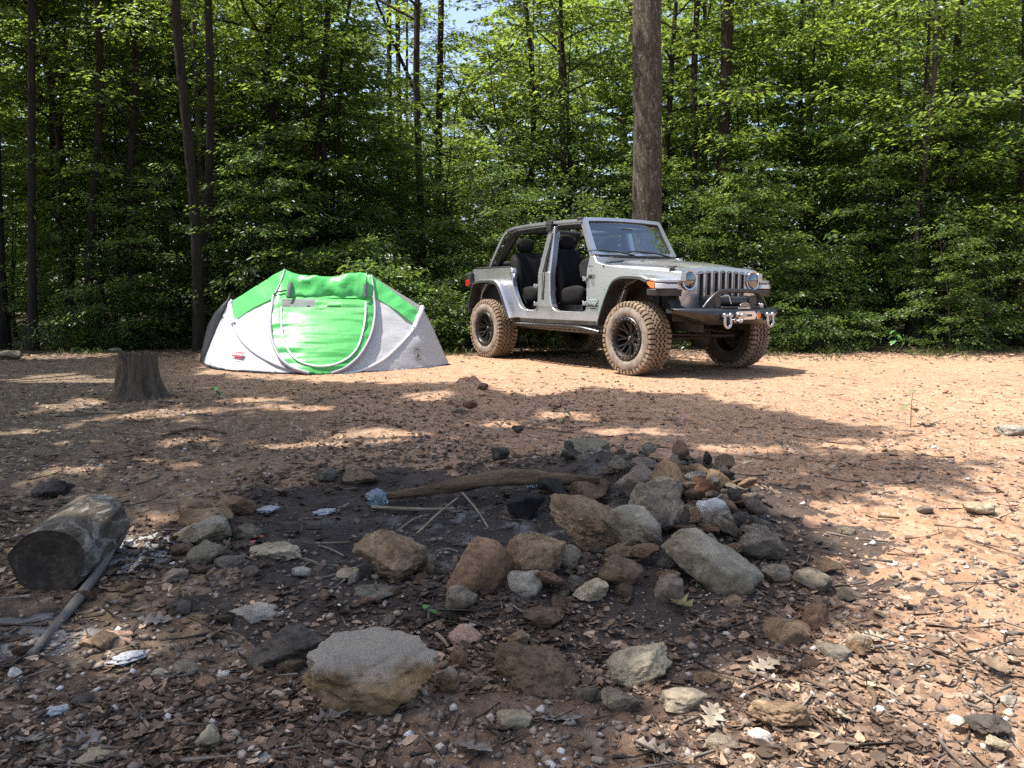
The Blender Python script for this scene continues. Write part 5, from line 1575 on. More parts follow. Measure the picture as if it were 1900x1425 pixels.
mb = MB(); mb.tube([(.72, -.25, .875), (.745, -.25, .90), (.745, -.17, .90)], .012, 8); mb.tube([(.745, -.17, .90), (.75, -.13, .81)], .010, 8)
mb.build('winch_lever', STEEL, wn_, smooth=40)
e_ = MB(); plate(e_, [(.075 * cos(a) , .030 * sin(a)) for a in [2 * pi * k / 28 for k in range(28)]], [[(.066 * cos(a), .022 * sin(a)) for a in [2 * pi * k / 28 for k in range(28)]]], lambda p: (.818 + .0, p[0] + .02, .792 + p[1]), lambda p: (.808, p[0] + .02, .792 + p[1]))
e_.box((.806, .02, .765), (.008, .20, .02))
e_.build('oval_badge', STEEL, bump_o)
Mx = Matrix(((0, 0, 1), (1, 0, 0), (0, 1, 0))).to_4x4(); Mx.translation = Vector((.812, .02, .792)); text_mesh('badge_lettering', 'WARN', .032, STEEL, bump_o, Mx, .002, .1, .0006)
bk_ = MB(); plate(bk_, [(.068 * cos(a), .024 * sin(a)) for a in [2 * pi * k / 28 for k in range(28)]], [], lambda p: (.811, p[0] + .02, .792 + p[1]), lambda p: (.806, p[0] + .02, .792 + p[1])); bk_.build('badge_back', BLK, bump_o)
# fairlead, hook, lamps, shackles
mb = MB(); plate(mb, rrect(.0, .683, .30, .088, .043, 8), [rrect(.0, .683, .17, .024, .011, 4)], lambda p: (.868, p[0], p[1]), lambda p: (.835, p[0], p[1]))
fl_ = mb.build('fairlead', ALU, jeep, bevel=.006)
mb = MB(); mb.box((.852, 0, .683), (.01, .20, .03)); mb.build('fairlead_slot', BLK, fl_)
mb = MB(); 
hk = [(.90 + .0 * a, -.145 + .038 * cos(a), .655 + .038 * sin(a)) for a in np.linspace(-2.6, 2.0, 14)]
mb.tube(hk, [.016 - .0006 * i for i in range(14)], 8); mb.ell((.895, -.10, .690), (.05, .07, .05)); mb.tube([(.88, -.09, .685), (.88, -.03, .683)], .016, 8)
for k in range(3): mb.lathe([(.018, -.006), (.025, 0), (.018, .006), (.012, 0)], (.885, -.17 - .035 * k, .628 + .006 * k), 'x' if k % 2 else 'z', 12, True)
mb.build('tow_hook', STEEL, jeep, smooth=50)
for s in (-1, 1):
    mb = MB(); cx_ = s * .345
    mb.box((.845, cx_, .665), (.07, .028, .075))
    mb.build('shackle_mount', BLK, jeep, bevel=.005)
    U = [(.895, cx_ - .045, .69), (.90, cx_ - .043, .66)] + [(.905, cx_ + .048 * cos(a), .612 + .055 * sin(a)) for a in np.linspace(pi, 2 * pi, 11)] + [(.90, cx_ + .043, .66), (.895, cx_ + .045, .69)]
    mb = MB(); mb.tube(U, .0155, 10); mb.tube([(.895, cx_ - .07, .69), (.895, cx_ + .075, .69)], .016, 10); mb.ell((.895, cx_ - .045, .69), (.045, .04, .052)); mb.ell((.895, cx_ + .045, .69), (.045, .04, .052))
    mb.build('shackle', STEEL, jeep, smooth=50)
lm = MB().lathe([(.0, .03), (.028, .028), (.035, .02), (.036, 0)], (.838, .205, .683), 'x', 20).build('fog_lamp', AMB, jeep, smooth=40)
MB().lathe([(.036, 0), (.041, .022), (.036, .026)], (.838, .205, .683), 'x', 20).build('lamp_ring', CHROME, lm, smooth=40)
mb = MB(); mb.box((.72, .36, .785), (.07, .03, .05)); mb.box((.70, .43, .785), (.05, .03, .05)); mb.build('bar_tab', STEEL, jeep, bevel=.004)

# --- wheels
def make_wheel():
    """built on the right hand side: outer face looks along -y, origin at the hub, y = 0 the outer face"""
    prof = [(.245, .012), (.262, -.004), (.30, -.012), (.345, -.006), (.375, .012), (.392, .030), (.398, .055), (.400, .15), (.398, .245), (.392, .27), (.375, .288), (.33, .300), (.28, .296), (.245, .28)]
    mb = MB(); mb.lathe(prof, (0, 0, 0), 'y', 64)
    ty = mb.build('tyre', GROOVE, None, smooth=40)
    # side wall skin, dusty
    mb = MB(); mb.lathe([(.247, .006), (.262, -.008), (.30, -.016), (.335, -.013), (.352, -.006), (.357, .004)], (0, 0, 0), 'y', 72)
    for k in range(36):
        a = 2 * pi * k / 36
        mb.box((.318 * cos(a), -.0165, .318 * sin(a)), (.0, .0, .0)) if False else None
    sw = mb.build('sidewall', RUBS, ty, smooth=50)
    mb = MB()
    def blk(a0, a1, y0, y1, r0, r1, sk=0., tp=.12):
        vs = []
        for r, q in ((r0, 0), (r1, tp)):
            for (a, y) in ((a0, y0), (a1, y0), (a1, y1), (a0, y1)):
                ac, yc = (a0 + a1) / 2, (y0 + y1) / 2
                aa = ac + (a - ac) * (1 - q) + sk * (y - yc); yy = yc + (y - yc) * (1 - q)
                vs.append((r * cos(aa), yy, r * sin(aa)))
        mb.add(vs, [(3, 2, 1, 0), (4, 5, 6, 7), (0, 1, 5, 4), (1, 2, 6, 5), (2, 3, 7, 6), (3, 0, 4, 7)])
    n = 44; st = 2 * pi / n
    for k in range(n):
        a = k * st
        for j, (yc, wy, sk) in enumerate(((.088, .050, 2.2), (.150, .050, -2.2), (.212, .050, 2.2))):
            off = (.5 if j == 1 else 0) * st
            blk(a + off, a + off + st * .40, yc - wy / 2, yc + wy / 2, .396, .4185, sk)
            blk(a + off + st * .50, a + off + st * .90, yc - wy / 2 + .006, yc + wy / 2 - .004, .396, .4185, -sk * .8)
        for sd in (0, 1):
            big = (k % 2 == 0)
            y0, y1 = (.010, .060) if sd == 0 else (.240, .290)
            o_ = .25 * st * (k % 2)
            blk(a + o_ * 0, a + st * .72, y0 + (.0 if big else .004) * (1 - sd), y1, .390, .4165)
            # lug running down the shoulder
            yy0, yy1 = (-.004, .030) if sd == 0 else (.268, .302)
            r0 = .352 if big else .366
            vs = []
            for aa, f in ((a + st * .04, 0), (a + st * .66, 0)):
                ys = (.012, -.0095, -.006, .022) if sd == 0 else (.288, .3095, .306, .278)
                for r_, y_ in zip((r0, r0, .402, .416), (ys[0], ys[1], ys[2], ys[3])):
                    vs.append((r_ * cos(aa), y_, r_ * sin(aa)))
            mb.add(vs, [(0, 1, 2, 3), (7, 6, 5, 4), (0, 4, 5, 1), (1, 5, 6, 2), (2, 6, 7, 3), (3, 7, 4, 0)])
    tr = mb.build('tread', RUB, ty, smooth=35)
    # rim
    mb = MB()
    mb.lathe([(.243, .012), (.246, -.006), (.238, -.014), (.205, -.012), (.198, -.002), (.190, .020), (.180, .085), (.182, .20), (.205, .28), (.245, .285)], (0, 0, 0), 'y', 56)
    mb.lathe([(0, .060), (.045, .058), (.058, .066), (.075, .085), (.09, .12)], (0, 0, 0), 'y', 32)
    mb.lathe([(0, .130), (.182, .150)], (0, 0, 0), 'y', 40)
    for k in range(8):
        a = 2 * pi * k / 8 + .2
        for sp in (-.17, .17):
            p0 = Vector((.045 * cos(a), .072, .045 * sin(a))); pm = Vector((.115 * cos(a + sp * .55), .070, .115 * sin(a + sp * .55))); p1 = Vector((.190 * cos(a + sp), .035, .190 * sin(a + sp)))
            mb.tube([p0, pm, p1], [.015, .013, .014], 6)
    rim = mb.build('rim', MUDRIM, None, smooth=40)
    mb = MB()
    for k in range(24):
        a = 2 * pi * k / 24
        mb.lathe([(0, -.021), (.0055, -.020), (.0065, -.012)], (.222 * cos(a), 0, .222 * sin(a)), 'y', 6)
    mb.build('rim_bolt', BOLT, rim)
    for k in range(5):
        pass
    mb = MB(); mb.lathe([(0, .040), (.022, .042), (.030, .050), (.032, .065)], (0, 0, 0), 'y', 20)
    for k in range(5):
        a = 2 * pi * k / 5; mb.lathe([(0, .048), (.010, .05), (.011, .066)], (.066 * cos(a), 0, .066 * sin(a)), 'y', 8)
    mb.build('hub_cap', BLK, rim, smooth=40)
    mb = MB(); mb.box((0, .0385, 0), (.020, .003, .012)); mb.build('hub_mark', BOLT, rim)
    mb = MB(); mb.lathe([(0, .175), (.16, .170), (.165, .18), (.16, .19), (0, .195)], (0, 0, 0), 'y', 32); mb.build('brake_disc', UNDER, rim, smooth=40)
    return ty, rim
ty0, rim0 = make_wheel()
def kids(o): return [c for c in bpy.data.objects if c.parent == o]
def copy_tree(o, parent):
    c = o.copy(); COL.objects.link(c); c.parent = parent
    for ch in kids(o): copy_tree(ch, c)
    return c
# each wheel is a part: tyre and rim joined under one wheel, its pieces the sub-parts
def join_into(o, lst, name, parent):
    mats = []; mb = bpy.data.meshes.new(name); V = []; Fs = []; mi = []; sm = []
    for ob in lst:
        me = ob.data; b = len(V); V += [v_.co[:] for v_ in me.vertices]
        if me.materials[0] not in mats: mats.append(me.materials[0])
        for p_ in me.polygons: Fs.append([i + b for i in p_.vertices]); mi.append(mats.index(me.materials[0]))
    mb.from_pydata(V, [], Fs); [mb.materials.append(x_) for x_ in mats]
    mb.polygons.foreach_set('material_index', mi); shade(mb, 38)
    ob = bpy.data.objects.new(name, mb); link(ob, parent); return ob
tyre_parts = [ty0] + kids(ty0); rim_parts = [rim0] + kids(rim0)
tyre_m = join_into(None, tyre_parts, 'tyre', None); rim_m = join_into(None, rim_parts, 'rim', None)
for o_ in tyre_parts + rim_parts: bpy.data.objects.remove(o_)
first = True
for x_, s in ((0, -1), (-WB, -1), (0, 1), (-WB, 1)):
    ax_ = MB().lathe([(0, .07), (.05, .07), (.085, .10), (.085, .22), (.05, .26), (0, .26)], (0, 0, 0), 'y', 24).build('wheel', UNDER, jeep, smooth=40)
    ax_.location = (x_, s * TF, RT); ax_.rotation_euler = (0, random.random() * 2, 0 if s < 0 else pi)
    if s > 0: ax_.rotation_euler = (0, 0, pi)
    for src in (tyre_m, rim_m):
        if first: c = src; c.parent = ax_
        else: c = src.copy(); COL.objects.link(c); c.parent = ax_
    first = False
# ------------------------------------------------------------------ leaves, trunks, trees
def leaf_mat(name, dk, md_, lt, tr, tw_=.5, gl=.35):
    m, nt, out = nodes(name)
    a = N(nt, 'ShaderNodeAttribute', attribute_name='tint').outputs['Fac']
    oi = N(nt, 'ShaderNodeObjectInfo').outputs['Random']
    f = math_(nt, 'ADD', a, math_(nt, 'MULTIPLY', math_(nt, 'SUBTRACT', oi, .5), .35))
    c = ramp(nt, f, [(.08, dk), (.5, md_), (.95, lt)])
    d = N(nt, 'ShaderNodeBsdfPrincipled', ins={'Base Color': c, 'Roughness': gl, 'Specular IOR Level': .55})
    t = N(nt, 'ShaderNodeBsdfTranslucent', ins={'Color': mix(nt, .55, c, tr)})
    mx = N(nt, 'ShaderNodeMixShader', ins={0: tw_, 1: d.outputs[0], 2: t.outputs[0]})
    nt.links.new(mx.outputs[0], out.inputs[0]); return m
LEAF = leaf_mat('broad_leaf', (.024, .056, .015), (.052, .106, .026), (.10, .165, .042), (.34, .47, .07), .52)
LEAFY = leaf_mat('canopy_leaf', (.034, .076, .016), (.068, .132, .026), (.14, .225, .042), (.46, .58, .075), .60)
NEED = leaf_mat('pine_needles', (.025, .05, .02), (.04, .075, .03), (.06, .09, .035), (.14, .18, .04), .3)
BKT = [bark_mat('tree_bark_dark', (.014, .011, .009), (.040, .032, .025), sz=.14, scale=26),
       bark_mat('tree_bark_brown', (.024, .018, .013), (.062, .047, .035), sz=.14, scale=24),
       bark_mat('tree_bark_grey', (.05, .042, .035), (.15, .13, .11), sz=.16, scale=22, pale=(.28, .26, .23), pale_lo=.6)]
BIGB = bark_mat('furrowed_bark', (.055, .043, .030), (.165, .134, .098), sx=1.0, sz=.17, scale=42, pale=(.34, .31, .27), pale_lo=.545, bmp=1.8)

def leaves_np(B, D, NR, L, n, r, size, wid=.52, droop=.35, spread=55, tilt=.45, jit=.05):
    """B, D, NR, L: base, direction, plane normal, length of each twig; n leaves each."""
    m = len(B)
    t = (np.arange(n)[None] + r.random((m, n))) / n
    sgn = np.where(np.arange(n) % 2 == 0, 1., -1.)[None]
    S = np.cross(NR, D)
    an = np.radians(spread) * sgn * (1.15 - .75 * t) + r.normal(size=(m, n)) * .3
    ld = D[:, None] * np.cos(an)[..., None] + S[:, None] * np.sin(an)[..., None]
    p = B[:, None] + D[:, None] * (L[:, None] * t)[..., None] + np.array([0, 0, -.12])[None, None] * (L[:, None] * t ** 2)[..., None] + r.normal(size=(m, n, 3)) * jit
    nr = NR[:, None] + r.normal(size=(m, n, 3)) * tilt
    ld = ld + np.array([0, 0, -droop])[None, None] * (r.random((m, n)) + .2)[..., None]
    ld /= np.linalg.norm(ld, axis=2, keepdims=True)
    sd = np.cross(nr, ld); sd /= np.linalg.norm(sd, axis=2, keepdims=True) + 1e-9
    up = np.cross(ld, sd)
    sz = size * (.55 + .75 * r.random((m, n)))[..., None]
    w_ = sz * wid / 2 * (.8 + .4 * r.random((m, n)))[..., None]
    v0 = p; v2 = p + ld * sz + up * (-.12 * sz)
    mid = p + ld * sz * .42
    v1 = mid + sd * w_ + up * w_ * .35; v3 = mid - sd * w_ + up * w_ * .35
    V = np.stack([v0, v1, v2, v3], 2).reshape(-1, 3)
    k = m * n
    i = np.arange(k)[:, None] * 4
    Fc = np.concatenate([i + np.array([[0, 2, 3]]), i + np.array([[0, 1, 2]])], 0)
    tint = np.repeat(np.clip(.5 + .22 * r.normal(size=k), 0, 1), 4)
    return V, Fc, tint

def skel(r, H, base, nl, spread, r0, rise=.35, up=.0, wob=.10, tw_l=(.35, .9), tw_n=(4, 9), shape='oval', top=.97, wobz=1.2):
    """trunk + limbs + twigs of one tree; returns MB, twig arrays"""
    mb = MB()
    nz = 12; ph = r.random(4) * 6.28
    tr = lambda z: Vector((wob * sin(z / wobz * .5 + ph[0]) + wob * .4 * sin(z * 1.3 + ph[1]) - wob * sin(ph[0]) - wob * .4 * sin(ph[1]), wob * sin(z / wobz * .45 + ph[2]) - wob * sin(ph[2]), z))
    rad = lambda z: r0 * (max(.02, 1 - z / H) ** .75) * (1 + .5 * math.exp(-z / .25))
    pts = [tr(H * i / nz) for i in range(nz + 1)]
    mb.tube([Vector((0, 0, -.15))] + pts, [rad(0) * 1.1] + [rad(H * i / nz) for i in range(nz + 1)], 9)
    TB_, TD, TN, TL = [], [], [], []
    for k in range(nl):
        f = (k + r.random()) / nl
        z = base + (H * top - base) * f
        if shape == 'oval': sc = sin(pi * min(1, .18 + .75 * f)) ** .8
        elif shape == 'flat': sc = .85 + .3 * r.random() - .45 * f ** 3
        else: sc = (1.05 - f) ** .7
        az = k * 2.399 + r.normal() * .35
        L = spread * sc * (.65 + .55 * r.random())
        d = Vector((cos(az), sin(az), rise * (.3 + r.random()) + up * f))
        p0 = tr(z); rr = max(.006, min(rad(z) * .5, .012 + L * .012))
        P = []
        for j in range(6):
            t = j / 5
            P.append(p0 + d.normalized() * (L * t) + Vector((0, 0, -rise * .55 * L * t * t)) + Vector((r.normal(), r.normal(), r.normal() * .5)) * (.035 * L * t))
        mb.tube(P, [rr * (1 - .85 * j / 5) for j in range(6)], 5, cap=False)
        nt_ = int(r.integers(*tw_n) * max(.5, L / spread) * 1.2) + 2
        for q in range(nt_):
            t = .22 + .78 * (q + r.random()) / nt_
            j = min(4, int(t * 5)); u = t * 5 - j
            b = P[j].lerp(P[j + 1], u)
            ax = (P[j + 1] - P[j]).normalized()
            side_ = 1 if q % 2 else -1
            a2 = side_ * radians(30 + 35 * r.random()) if q < nt_ - 1 else 0
            hd_ = Vector((ax.x, ax.y, 0)); hd_ = hd_.normalized() if hd_.length > 1e-3 else Vector((1, 0, 0))
            dd_ = Vector((hd_.x * cos(a2) - hd_.y * sin(a2), hd_.x * sin(a2) + hd_.y * cos(a2), ax.z * .5 + .12 * r.normal())).normalized()
            l2 = (tw_l[0] + (tw_l[1] - tw_l[0]) * r.random()) * (.6 + .4 * L / spread)
            nrm = Vector((.22 * r.normal(), .22 * r.normal(), 1)); nrm = (nrm - dd_ * nrm.dot(dd_)).normalized()
            mb.tube([b, b + dd_ * l2 + Vector((0, 0, -.10 * l2))], [.0055, .002], 3, cap=False)
            TB_.append(b); TD.append(dd_); TN.append(nrm); TL.append(l2)
    return mb, np.array([tuple(v) for v in TB_]), np.array([tuple(v) for v in TD]), np.array([tuple(v) for v in TN]), np.array(TL)

def hidden(o):
    COL.objects.unlink(o); return o
def variant(seed, bark, lmat, nleaf, size, crown='crown', trunk='trunk', wid=.52, droop=.35, tilt=.45, **kw):
    r = np.random.default_rng(seed)
    mb, B, D, NR, L = skel(r, **kw)
    t = mb.build(trunk, bark, None, smooth=70)
    V, Fc, ti = leaves_np(B, D, NR, L, nleaf, r, size, wid, droop, 55, tilt)
    c = mesh_np(crown, V, Fc, lmat, tint=ti)
    md_ = (t.data, c.data)
    bpy.data.objects.remove(t); bpy.data.objects.remove(c)
    return md_

SAP = [variant(100 + i, BKT[i % 2], LEAF, 19, (.075, .10, .082, .115, .070, .092)[i], H=h_, base=.25, nl=nl_, spread=sp_, r0=.028, rise=.30, shape='flat' if i % 2 else 'oval', tw_n=(5, 10), tw_l=(.35, .8), wob=.16)
       for i, (h_, nl_, sp_) in enumerate([(3.2, 30, 1.25), (4.2, 36, 1.5), (2.5, 26, 1.15), (5.2, 44, 1.55), (3.6, 34, 1.35), (4.6, 38, 1.7)])]
BUSH = [variant(140 + i, BKT[0], LEAF, 14, (.085, .070, .105)[i], crown='foliage', trunk='stem', H=h_, base=.05, nl=26, spread=sp_, r0=.018, rise=.6, shape='oval', tw_n=(5, 9), tw_l=(.25, .55), wob=.08)
        for i, (h_, sp_) in enumerate([(1.3, .95), (1.0, .85), (1.7, 1.1)])]
TALL = [variant(170 + i, BKT[i % 3], LEAFY, 17, (.115, .095, .13, .10, .125)[i], H=h_, base=b_, nl=nl_, spread=sp_, r0=r_, rise=.55, up=.3, shape='oval', tw_n=(6, 12), tw_l=(.5, 1.1), wob=.22, wobz=2.2)
        for i, (h_, b_, nl_, sp_, r_) in enumerate([(13, 3.0, 46, 2.9, .12), (15, 4.2, 46, 3.2, .14), (11, 2.2, 44, 2.5, .09), (14, 3.4, 40, 2.7, .10), (9.5, 2.0, 42, 2.2, .07)])]
PINE = [variant(190 + i, BKT[1], NEED, 40, .16, wid=.10, droop=.05, tilt=1.2, H=17, base=4.5, nl=46, spread=2.2, r0=.13, rise=.12, shape='cone', tw_n=(4, 8), tw_l=(.3, .6), wob=.10, wobz=3.) for i in range(2)]
OWNP = [variant(195 + i, BKT[1], NEED, 40, .16, trunk='limb', wid=.10, droop=.05, tilt=1.2, H=12, base=.4, nl=36, spread=2.0, r0=.03, rise=.12, shape='cone', tw_n=(4, 8), tw_l=(.3, .6), wob=.05, wobz=3.) for i in range(2)]

def place(var, x, y, rz, sc, name, label, cat, group=None, trunk='trunk', crown='crown', lean=(0, 0), sz=None):
    e = empty(name, (x, y, float(gz(x, y, False)[0]) - .03), rz)
    e.scale = (sc, sc, sz or sc); e.rotation_euler = (lean[0], lean[1], rz)
    tag(e, label, cat, group)
    a = bpy.data.objects.new(trunk, var[0]); link(a, e)
    b = bpy.data.objects.new(crown, var[1]); link(b, e)
    return e

OWN = [variant(210 + i, BKT[i % 2], LEAFY, 17, .115, trunk='limb', H=h_, base=.3, nl=nl_, spread=sp_, r0=.03, rise=.55, up=.3, shape='oval', tw_n=(6, 11), tw_l=(.5, 1.0), wob=.1, wobz=2.2)
       for i, (h_, nl_, sp_) in enumerate([(8, 36, 2.3), (7, 34, 2.0), (6, 32, 1.8)])]
fr = np.random.default_rng(5)
# ---- trunks one can tell apart, each traced along the photo and given a crown of its own above
def own_tree(px0, px1, wpx, Y, label, bark, H=14., crown=None, cy_=1.1, cz=4.5, csc=1.0, name='tree', kink=0., y0=None, group=None, forks=(), taper=.45, label_t=None):
    """px0 / px1: the trunk's middle in the photo near the ground and at the upper edge of the frame (row y0, else 0)"""
    g = pY(px0, 640, Y); x0 = g.x; zb = float(gz(x0, Y, False)[0])
    tp = pY(px1, y0 or 0, Y)
    hh_ = tp.z - zb; sl = (tp.x - x0) / hh_
    r0 = wpx / 2 / F * Y
    e = empty(name, (x0, Y, zb)); tag(e, label, 'tree', group)
    r = np.random.default_rng(abs(int(px0 * 7 + Y * 100)) + 1)
    P = []; R_ = []; n = 16
    ph = r.random(2) * 6.28
    for i in range(n + 1):
        z = H * i / n
        P.append(Vector((sl * z + kink * sin(z * .9 + ph[0]) - kink * sin(ph[0]), .10 * sin(z * .5 + ph[1]) - .1 * sin(ph[1]), z)))
        R_.append(r0 * (1 - (1 - taper) * (z / H)) * (1 + .35 * math.exp(-z / .3)))
    P[0].z = -.2
    mb = MB(); seg = 64 if wpx > 40 else (20 if wpx > 20 else 10)
    S2 = smooth_poly([tuple(p) for p in P], False, 10 if wpx > 40 else 4); rr = np.interp(np.linspace(0, n, len(S2)), np.arange(n + 1), R_)
    mb.tube(S2, list(rr), seg)
    for (z0, dx, dz, ln, rf) in forks:
        b = Vector((sl * z0, 0, z0)); q = [b + Vector((dx * ln * t, .25 * ln * t * (1 if dx > 0 else -1), dz * ln * t + .22 * ln * t * t)) for t in (0, .25, .5, .75, 1)]
        mb.tube(smooth_poly([tuple(p) for p in q], False, 3), list(np.linspace(r0 * rf, r0 * rf * .35, 13)), 8)
    if wpx > 40:
        V = np.array(mb.v); ax = np.repeat(np.array(S2), seg, 0)[:len(V)]
        V[:len(ax)] = ax + (V[:len(ax)] - ax) * (1 + .05 * fbm(V[:len(ax)] * np.array([11, 11, 2.2]), 3, 5))[:, None]
        mb.v = [tuple(v) for v in V]
    t = mb.build('trunk', bark, e, smooth=70)
    if crown is not None:
        if crown in PINE: crown = OWNP[PINE.index(crown)]
        if crown in TALL: crown = OWN[TALL.index(crown) % 3]
        c = bpy.data.objects.new('crown', crown[1]); link(c, e); c.location = (sl * cz, cy_ if Y < 14 else 0, cz); c.scale = (csc, csc, csc); c.rotation_euler = (0, 0, float(r.random() * 6))
        lb = bpy.data.objects.new('limb', crown[0]); link(lb, e); lb.location = c.location; lb.scale = c.scale; lb.rotation_euler = c.rotation_euler
    return e, t

big, bt = own_tree(1199, 1199, 53, 13.2, 'thick straight tree trunk with furrowed bark, standing behind the silver car', BIGB, 16, TALL[0], 6.5, 1.0, taper=.82)
scar = MB(); scar.add([Vector((.03, 0, 0)), Vector((.14, .03, .14)), Vector((.155, .05, .02)), Vector((.15, .04, -.10)), Vector((.07, .01, -.06)), Vector((-.02, 0, .01))], [(0, 4, 3), (0, 3, 2), (0, 2, 1), (0, 1, 5)])
scar_o = scar.build('bark_scar', M('bare_wood_scar', (.38, .34, .29), .8, bmp=.3), big, smooth=180)
q = pY(1212, 256, 13.2); scar_o.location = Vector((q.x - .05, 12.955, q.z)) - Vector(big.location)
so2 = scar_o.modifiers.new('t', 'SOLIDIFY'); so2.thickness = .02
own_tree(1332, 1352, 24, 15.5, 'dark straight trunk right of the thick one, slightly leaning right', BKT[1], 15, TALL[1], 4.6, .95)
own_tree(368, 340, 20, 12.7, 'dark trunk left of the tent leaning left, the nearer of a close pair', BKT[0], 14, TALL[2], 4.2, 1.0, kink=.05)
own_tree(374, 388, 17, 13.3, 'dark trunk leaning right, crossing the one left of the tent', BKT[0], 13, TALL[3], 4.0, .9, kink=.06)
own_tree(168, 160, 15, 13.5, 'dark trunk in the shady wood above the stump', BKT[0], 12, TALL[2], 3.2, 1.0, kink=.08, forks=((1.0, .75, .55, 1.3, .5),))
own_tree(62, 44, 15, 12.8, 'dark trunk in the far left wood with leafy side boughs', BKT[0], 13, TALL[4], 2.8, 1.1)
own_tree(8, -12, 20, 13.2, 'dark trunk cut by the left edge of the picture', BKT[0], 13, TALL[3], 3.2, 1.0)
own_tree(582, 600, 13, 15.0, 'slim dark trunk behind the tent, left one of a clump', BKT[0], 11, TALL[4], 3.4, .9, kink=.07)
own_tree(597, 618, 10, 15.2, 'slim dark trunk in the clump behind the tent, second from left', BKT[0], 10, TALL[2], 3.6, .8, kink=.06)
own_tree(606, 660, 9, 15.4, 'slim trunk of the clump behind the tent bending to the right', BKT[0], 9, SAP[3], 2.0, .9, kink=.10)
own_tree(728, 724, 11, 19.5, 'tall pine trunk against the sky gap, left of a pair', BKT[1], 17, PINE[0], 3.5, 1.0)
own_tree(742, 740, 8, 20.5, 'thinner pine trunk right beside the tall one at the sky gap', BKT[1], 16, PINE[1], 3.5, .9)
own_tree(752, 754, 6, 21, 'thinnest pine stem beside the pine pair at the sky gap', BKT[1], 14, PINE[0], 4.5, .7)
own_tree(810, 818, 15, 18.5, 'forked dark tree standing out against the bright sky gap', BKT[0], 13, TALL[1], 5.2, .75, forks=((4.3, -.45, .8, 3.6, .6), (4.9, .8, .6, 3.0, .4)))
own_tree(990, 975, 12, 17.5, 'dark tree with bare side boughs left of the thick trunk', BKT[0], 13, PINE[1], 3.4, .8, kink=.10, forks=((3.2, -.7, .7, 2.4, .45), (3.8, .5, .8, 1.8, .35)))
own_tree(1045, 1040, 9, 17.0, 'slim dark trunk between the bare boughed tree and the thick trunk', BKT[0], 11, TALL[4], 3.2, .9, kink=.08)
own_tree(1495, 1500, 11, 15.5, 'slim dark trunk in the leafy wood right of the silver car', BKT[0], 11, TALL[4], 2.8, 1.0, kink=.07)
own_tree(1530, 1545, 8, 16.0, 'thinner dark stem right beside the slim trunk in the right wood', BKT[0], 10, TALL[2], 3.0, .8, kink=.08)
own_tree(1702, 1730, 13, 14.2, 'leaning trunk with light patches half hidden by leaves on the right', BKT[2], 11, TALL[3], 3.0, .9, kink=.10)
own_tree(1888, 1896, 16, 14.0, 'dark trunk near the right edge of the picture', BKT[1], 13, TALL[1], 3.0, .9)
own_tree(1640, 1650, 8, 17.0, 'thin stem deep in the right hand wood', BKT[0], 11, TALL[4], 2.6, 1.0, kink=.1)

# ---- saplings, bushes: the leafy wall round the clearing
def edge_y(x):  # where the wood begins
    return 12.75 + .35 * sin(x * .9) + .28 * sin(x * 2.3 + 1) + .15 * sin(x * 5.1) + (.35 if -4.5 < x < 0 else 0)
SECT = [(-14.5, -3.9, 'sapling in the dark wood left of the tent', 'leafy sapling among the dark trees left of the tent'),
        (-3.9, .6, 'saplings in the green wood behind the tent', 'leafy sapling in the green thicket behind the tent'),
        (.6, 4.6, 'saplings behind the silver car', 'leafy sapling in the thicket right behind the silver car'),
        (4.6, 15., 'saplings in the wood right of the silver car', 'leafy sapling in the shady thicket right of the silver car')]
def sect(x): 
    for a, b, g, l in SECT:
        if a <= x < b: return g, l
    return SECT[0 if x < 0 else -1][2:]
car_c = Vector((1.3, 10.7))
def sap(x, y, i, sc):
    if -1.3 < x < 2.9 and y < 13.9: return
    g, l = sect(x * 13 / y)
    place(SAP[i % 6], x, y, float(fr.random() * 6.28), sc, 'sapling', l, 'sapling', g, lean=(.06 * fr.normal(), .06 * fr.normal()))
k = 0
for row, (dy, dx, smin, smax) in enumerate([(0.5, 1.25, .5, .82), (1.7, 1.5, .65, 1.05), (3.2, 1.7, .9, 1.3), (5.2, 2.0, 1.0, 1.5)]):
    x = -9.6 - row * 1.2
    while x < 10.2 + row * 1.2:
        xx = x + float(fr.normal()) * .25; yy = edge_y(xx) + dy + float(fr.normal()) * .3
        pxx = 950 + F * xx / yy
        kp = .5 if pxx < 290 else .8 if pxx < 420 else (.35 if 560 < pxx < 650 else 1)
        if row < 3 and fr.random() > kp: x += dx; continue
        sap(xx, yy, k * 5 + row, float(smin + (smax - smin) * fr.random())); k += 1
        x += dx * (.85 + .3 * float(fr.random()))
BL = [(-14.5, -3.9, 'low bush at the foot of the dark wood on the left', 'bushes at the left wood edge'), (-3.9, 4.6, 'low green bush at the wood edge behind tent and silver car', 'bushes behind tent and car'), (4.6, 15, 'low bush at the foot of the right hand wood', 'bushes at the right wood edge')]
x = -9.3
while x < 9.6:
    xx = x + float(fr.normal()) * .15; yy = edge_y(xx) + .1 + abs(float(fr.normal())) * .2
    if fr.random() < .42: x += .5; k += 1; continue
    for a, b, l, g in BL:
        if -.9 < xx < 2.3 and yy < 13.6: yy = 13.7
        if a <= xx < b: place(BUSH[k % 3], xx, yy, float(fr.random() * 6.28), float(.35 + .75 * fr.random()), 'bush', l, 'bush', g, 'stem', 'foliage')
    k += 1; x += .62 * (.8 + .4 * float(fr.random()))
# the pale bush lit by the sun right behind the tent
g = pY(705, 560, 12.1)
place(BUSH[2], g.x - .1, 12.2, .5, .82, 'bush', 'sunlit pale green bush right behind the tent', 'bush', None, 'stem', 'foliage')
place(BUSH[0], g.x + .75, 12.5, 2.5, .8, 'bush', 'sunlit bush between the tent and the rear wheel of the car', 'bush', None, 'stem', 'foliage')

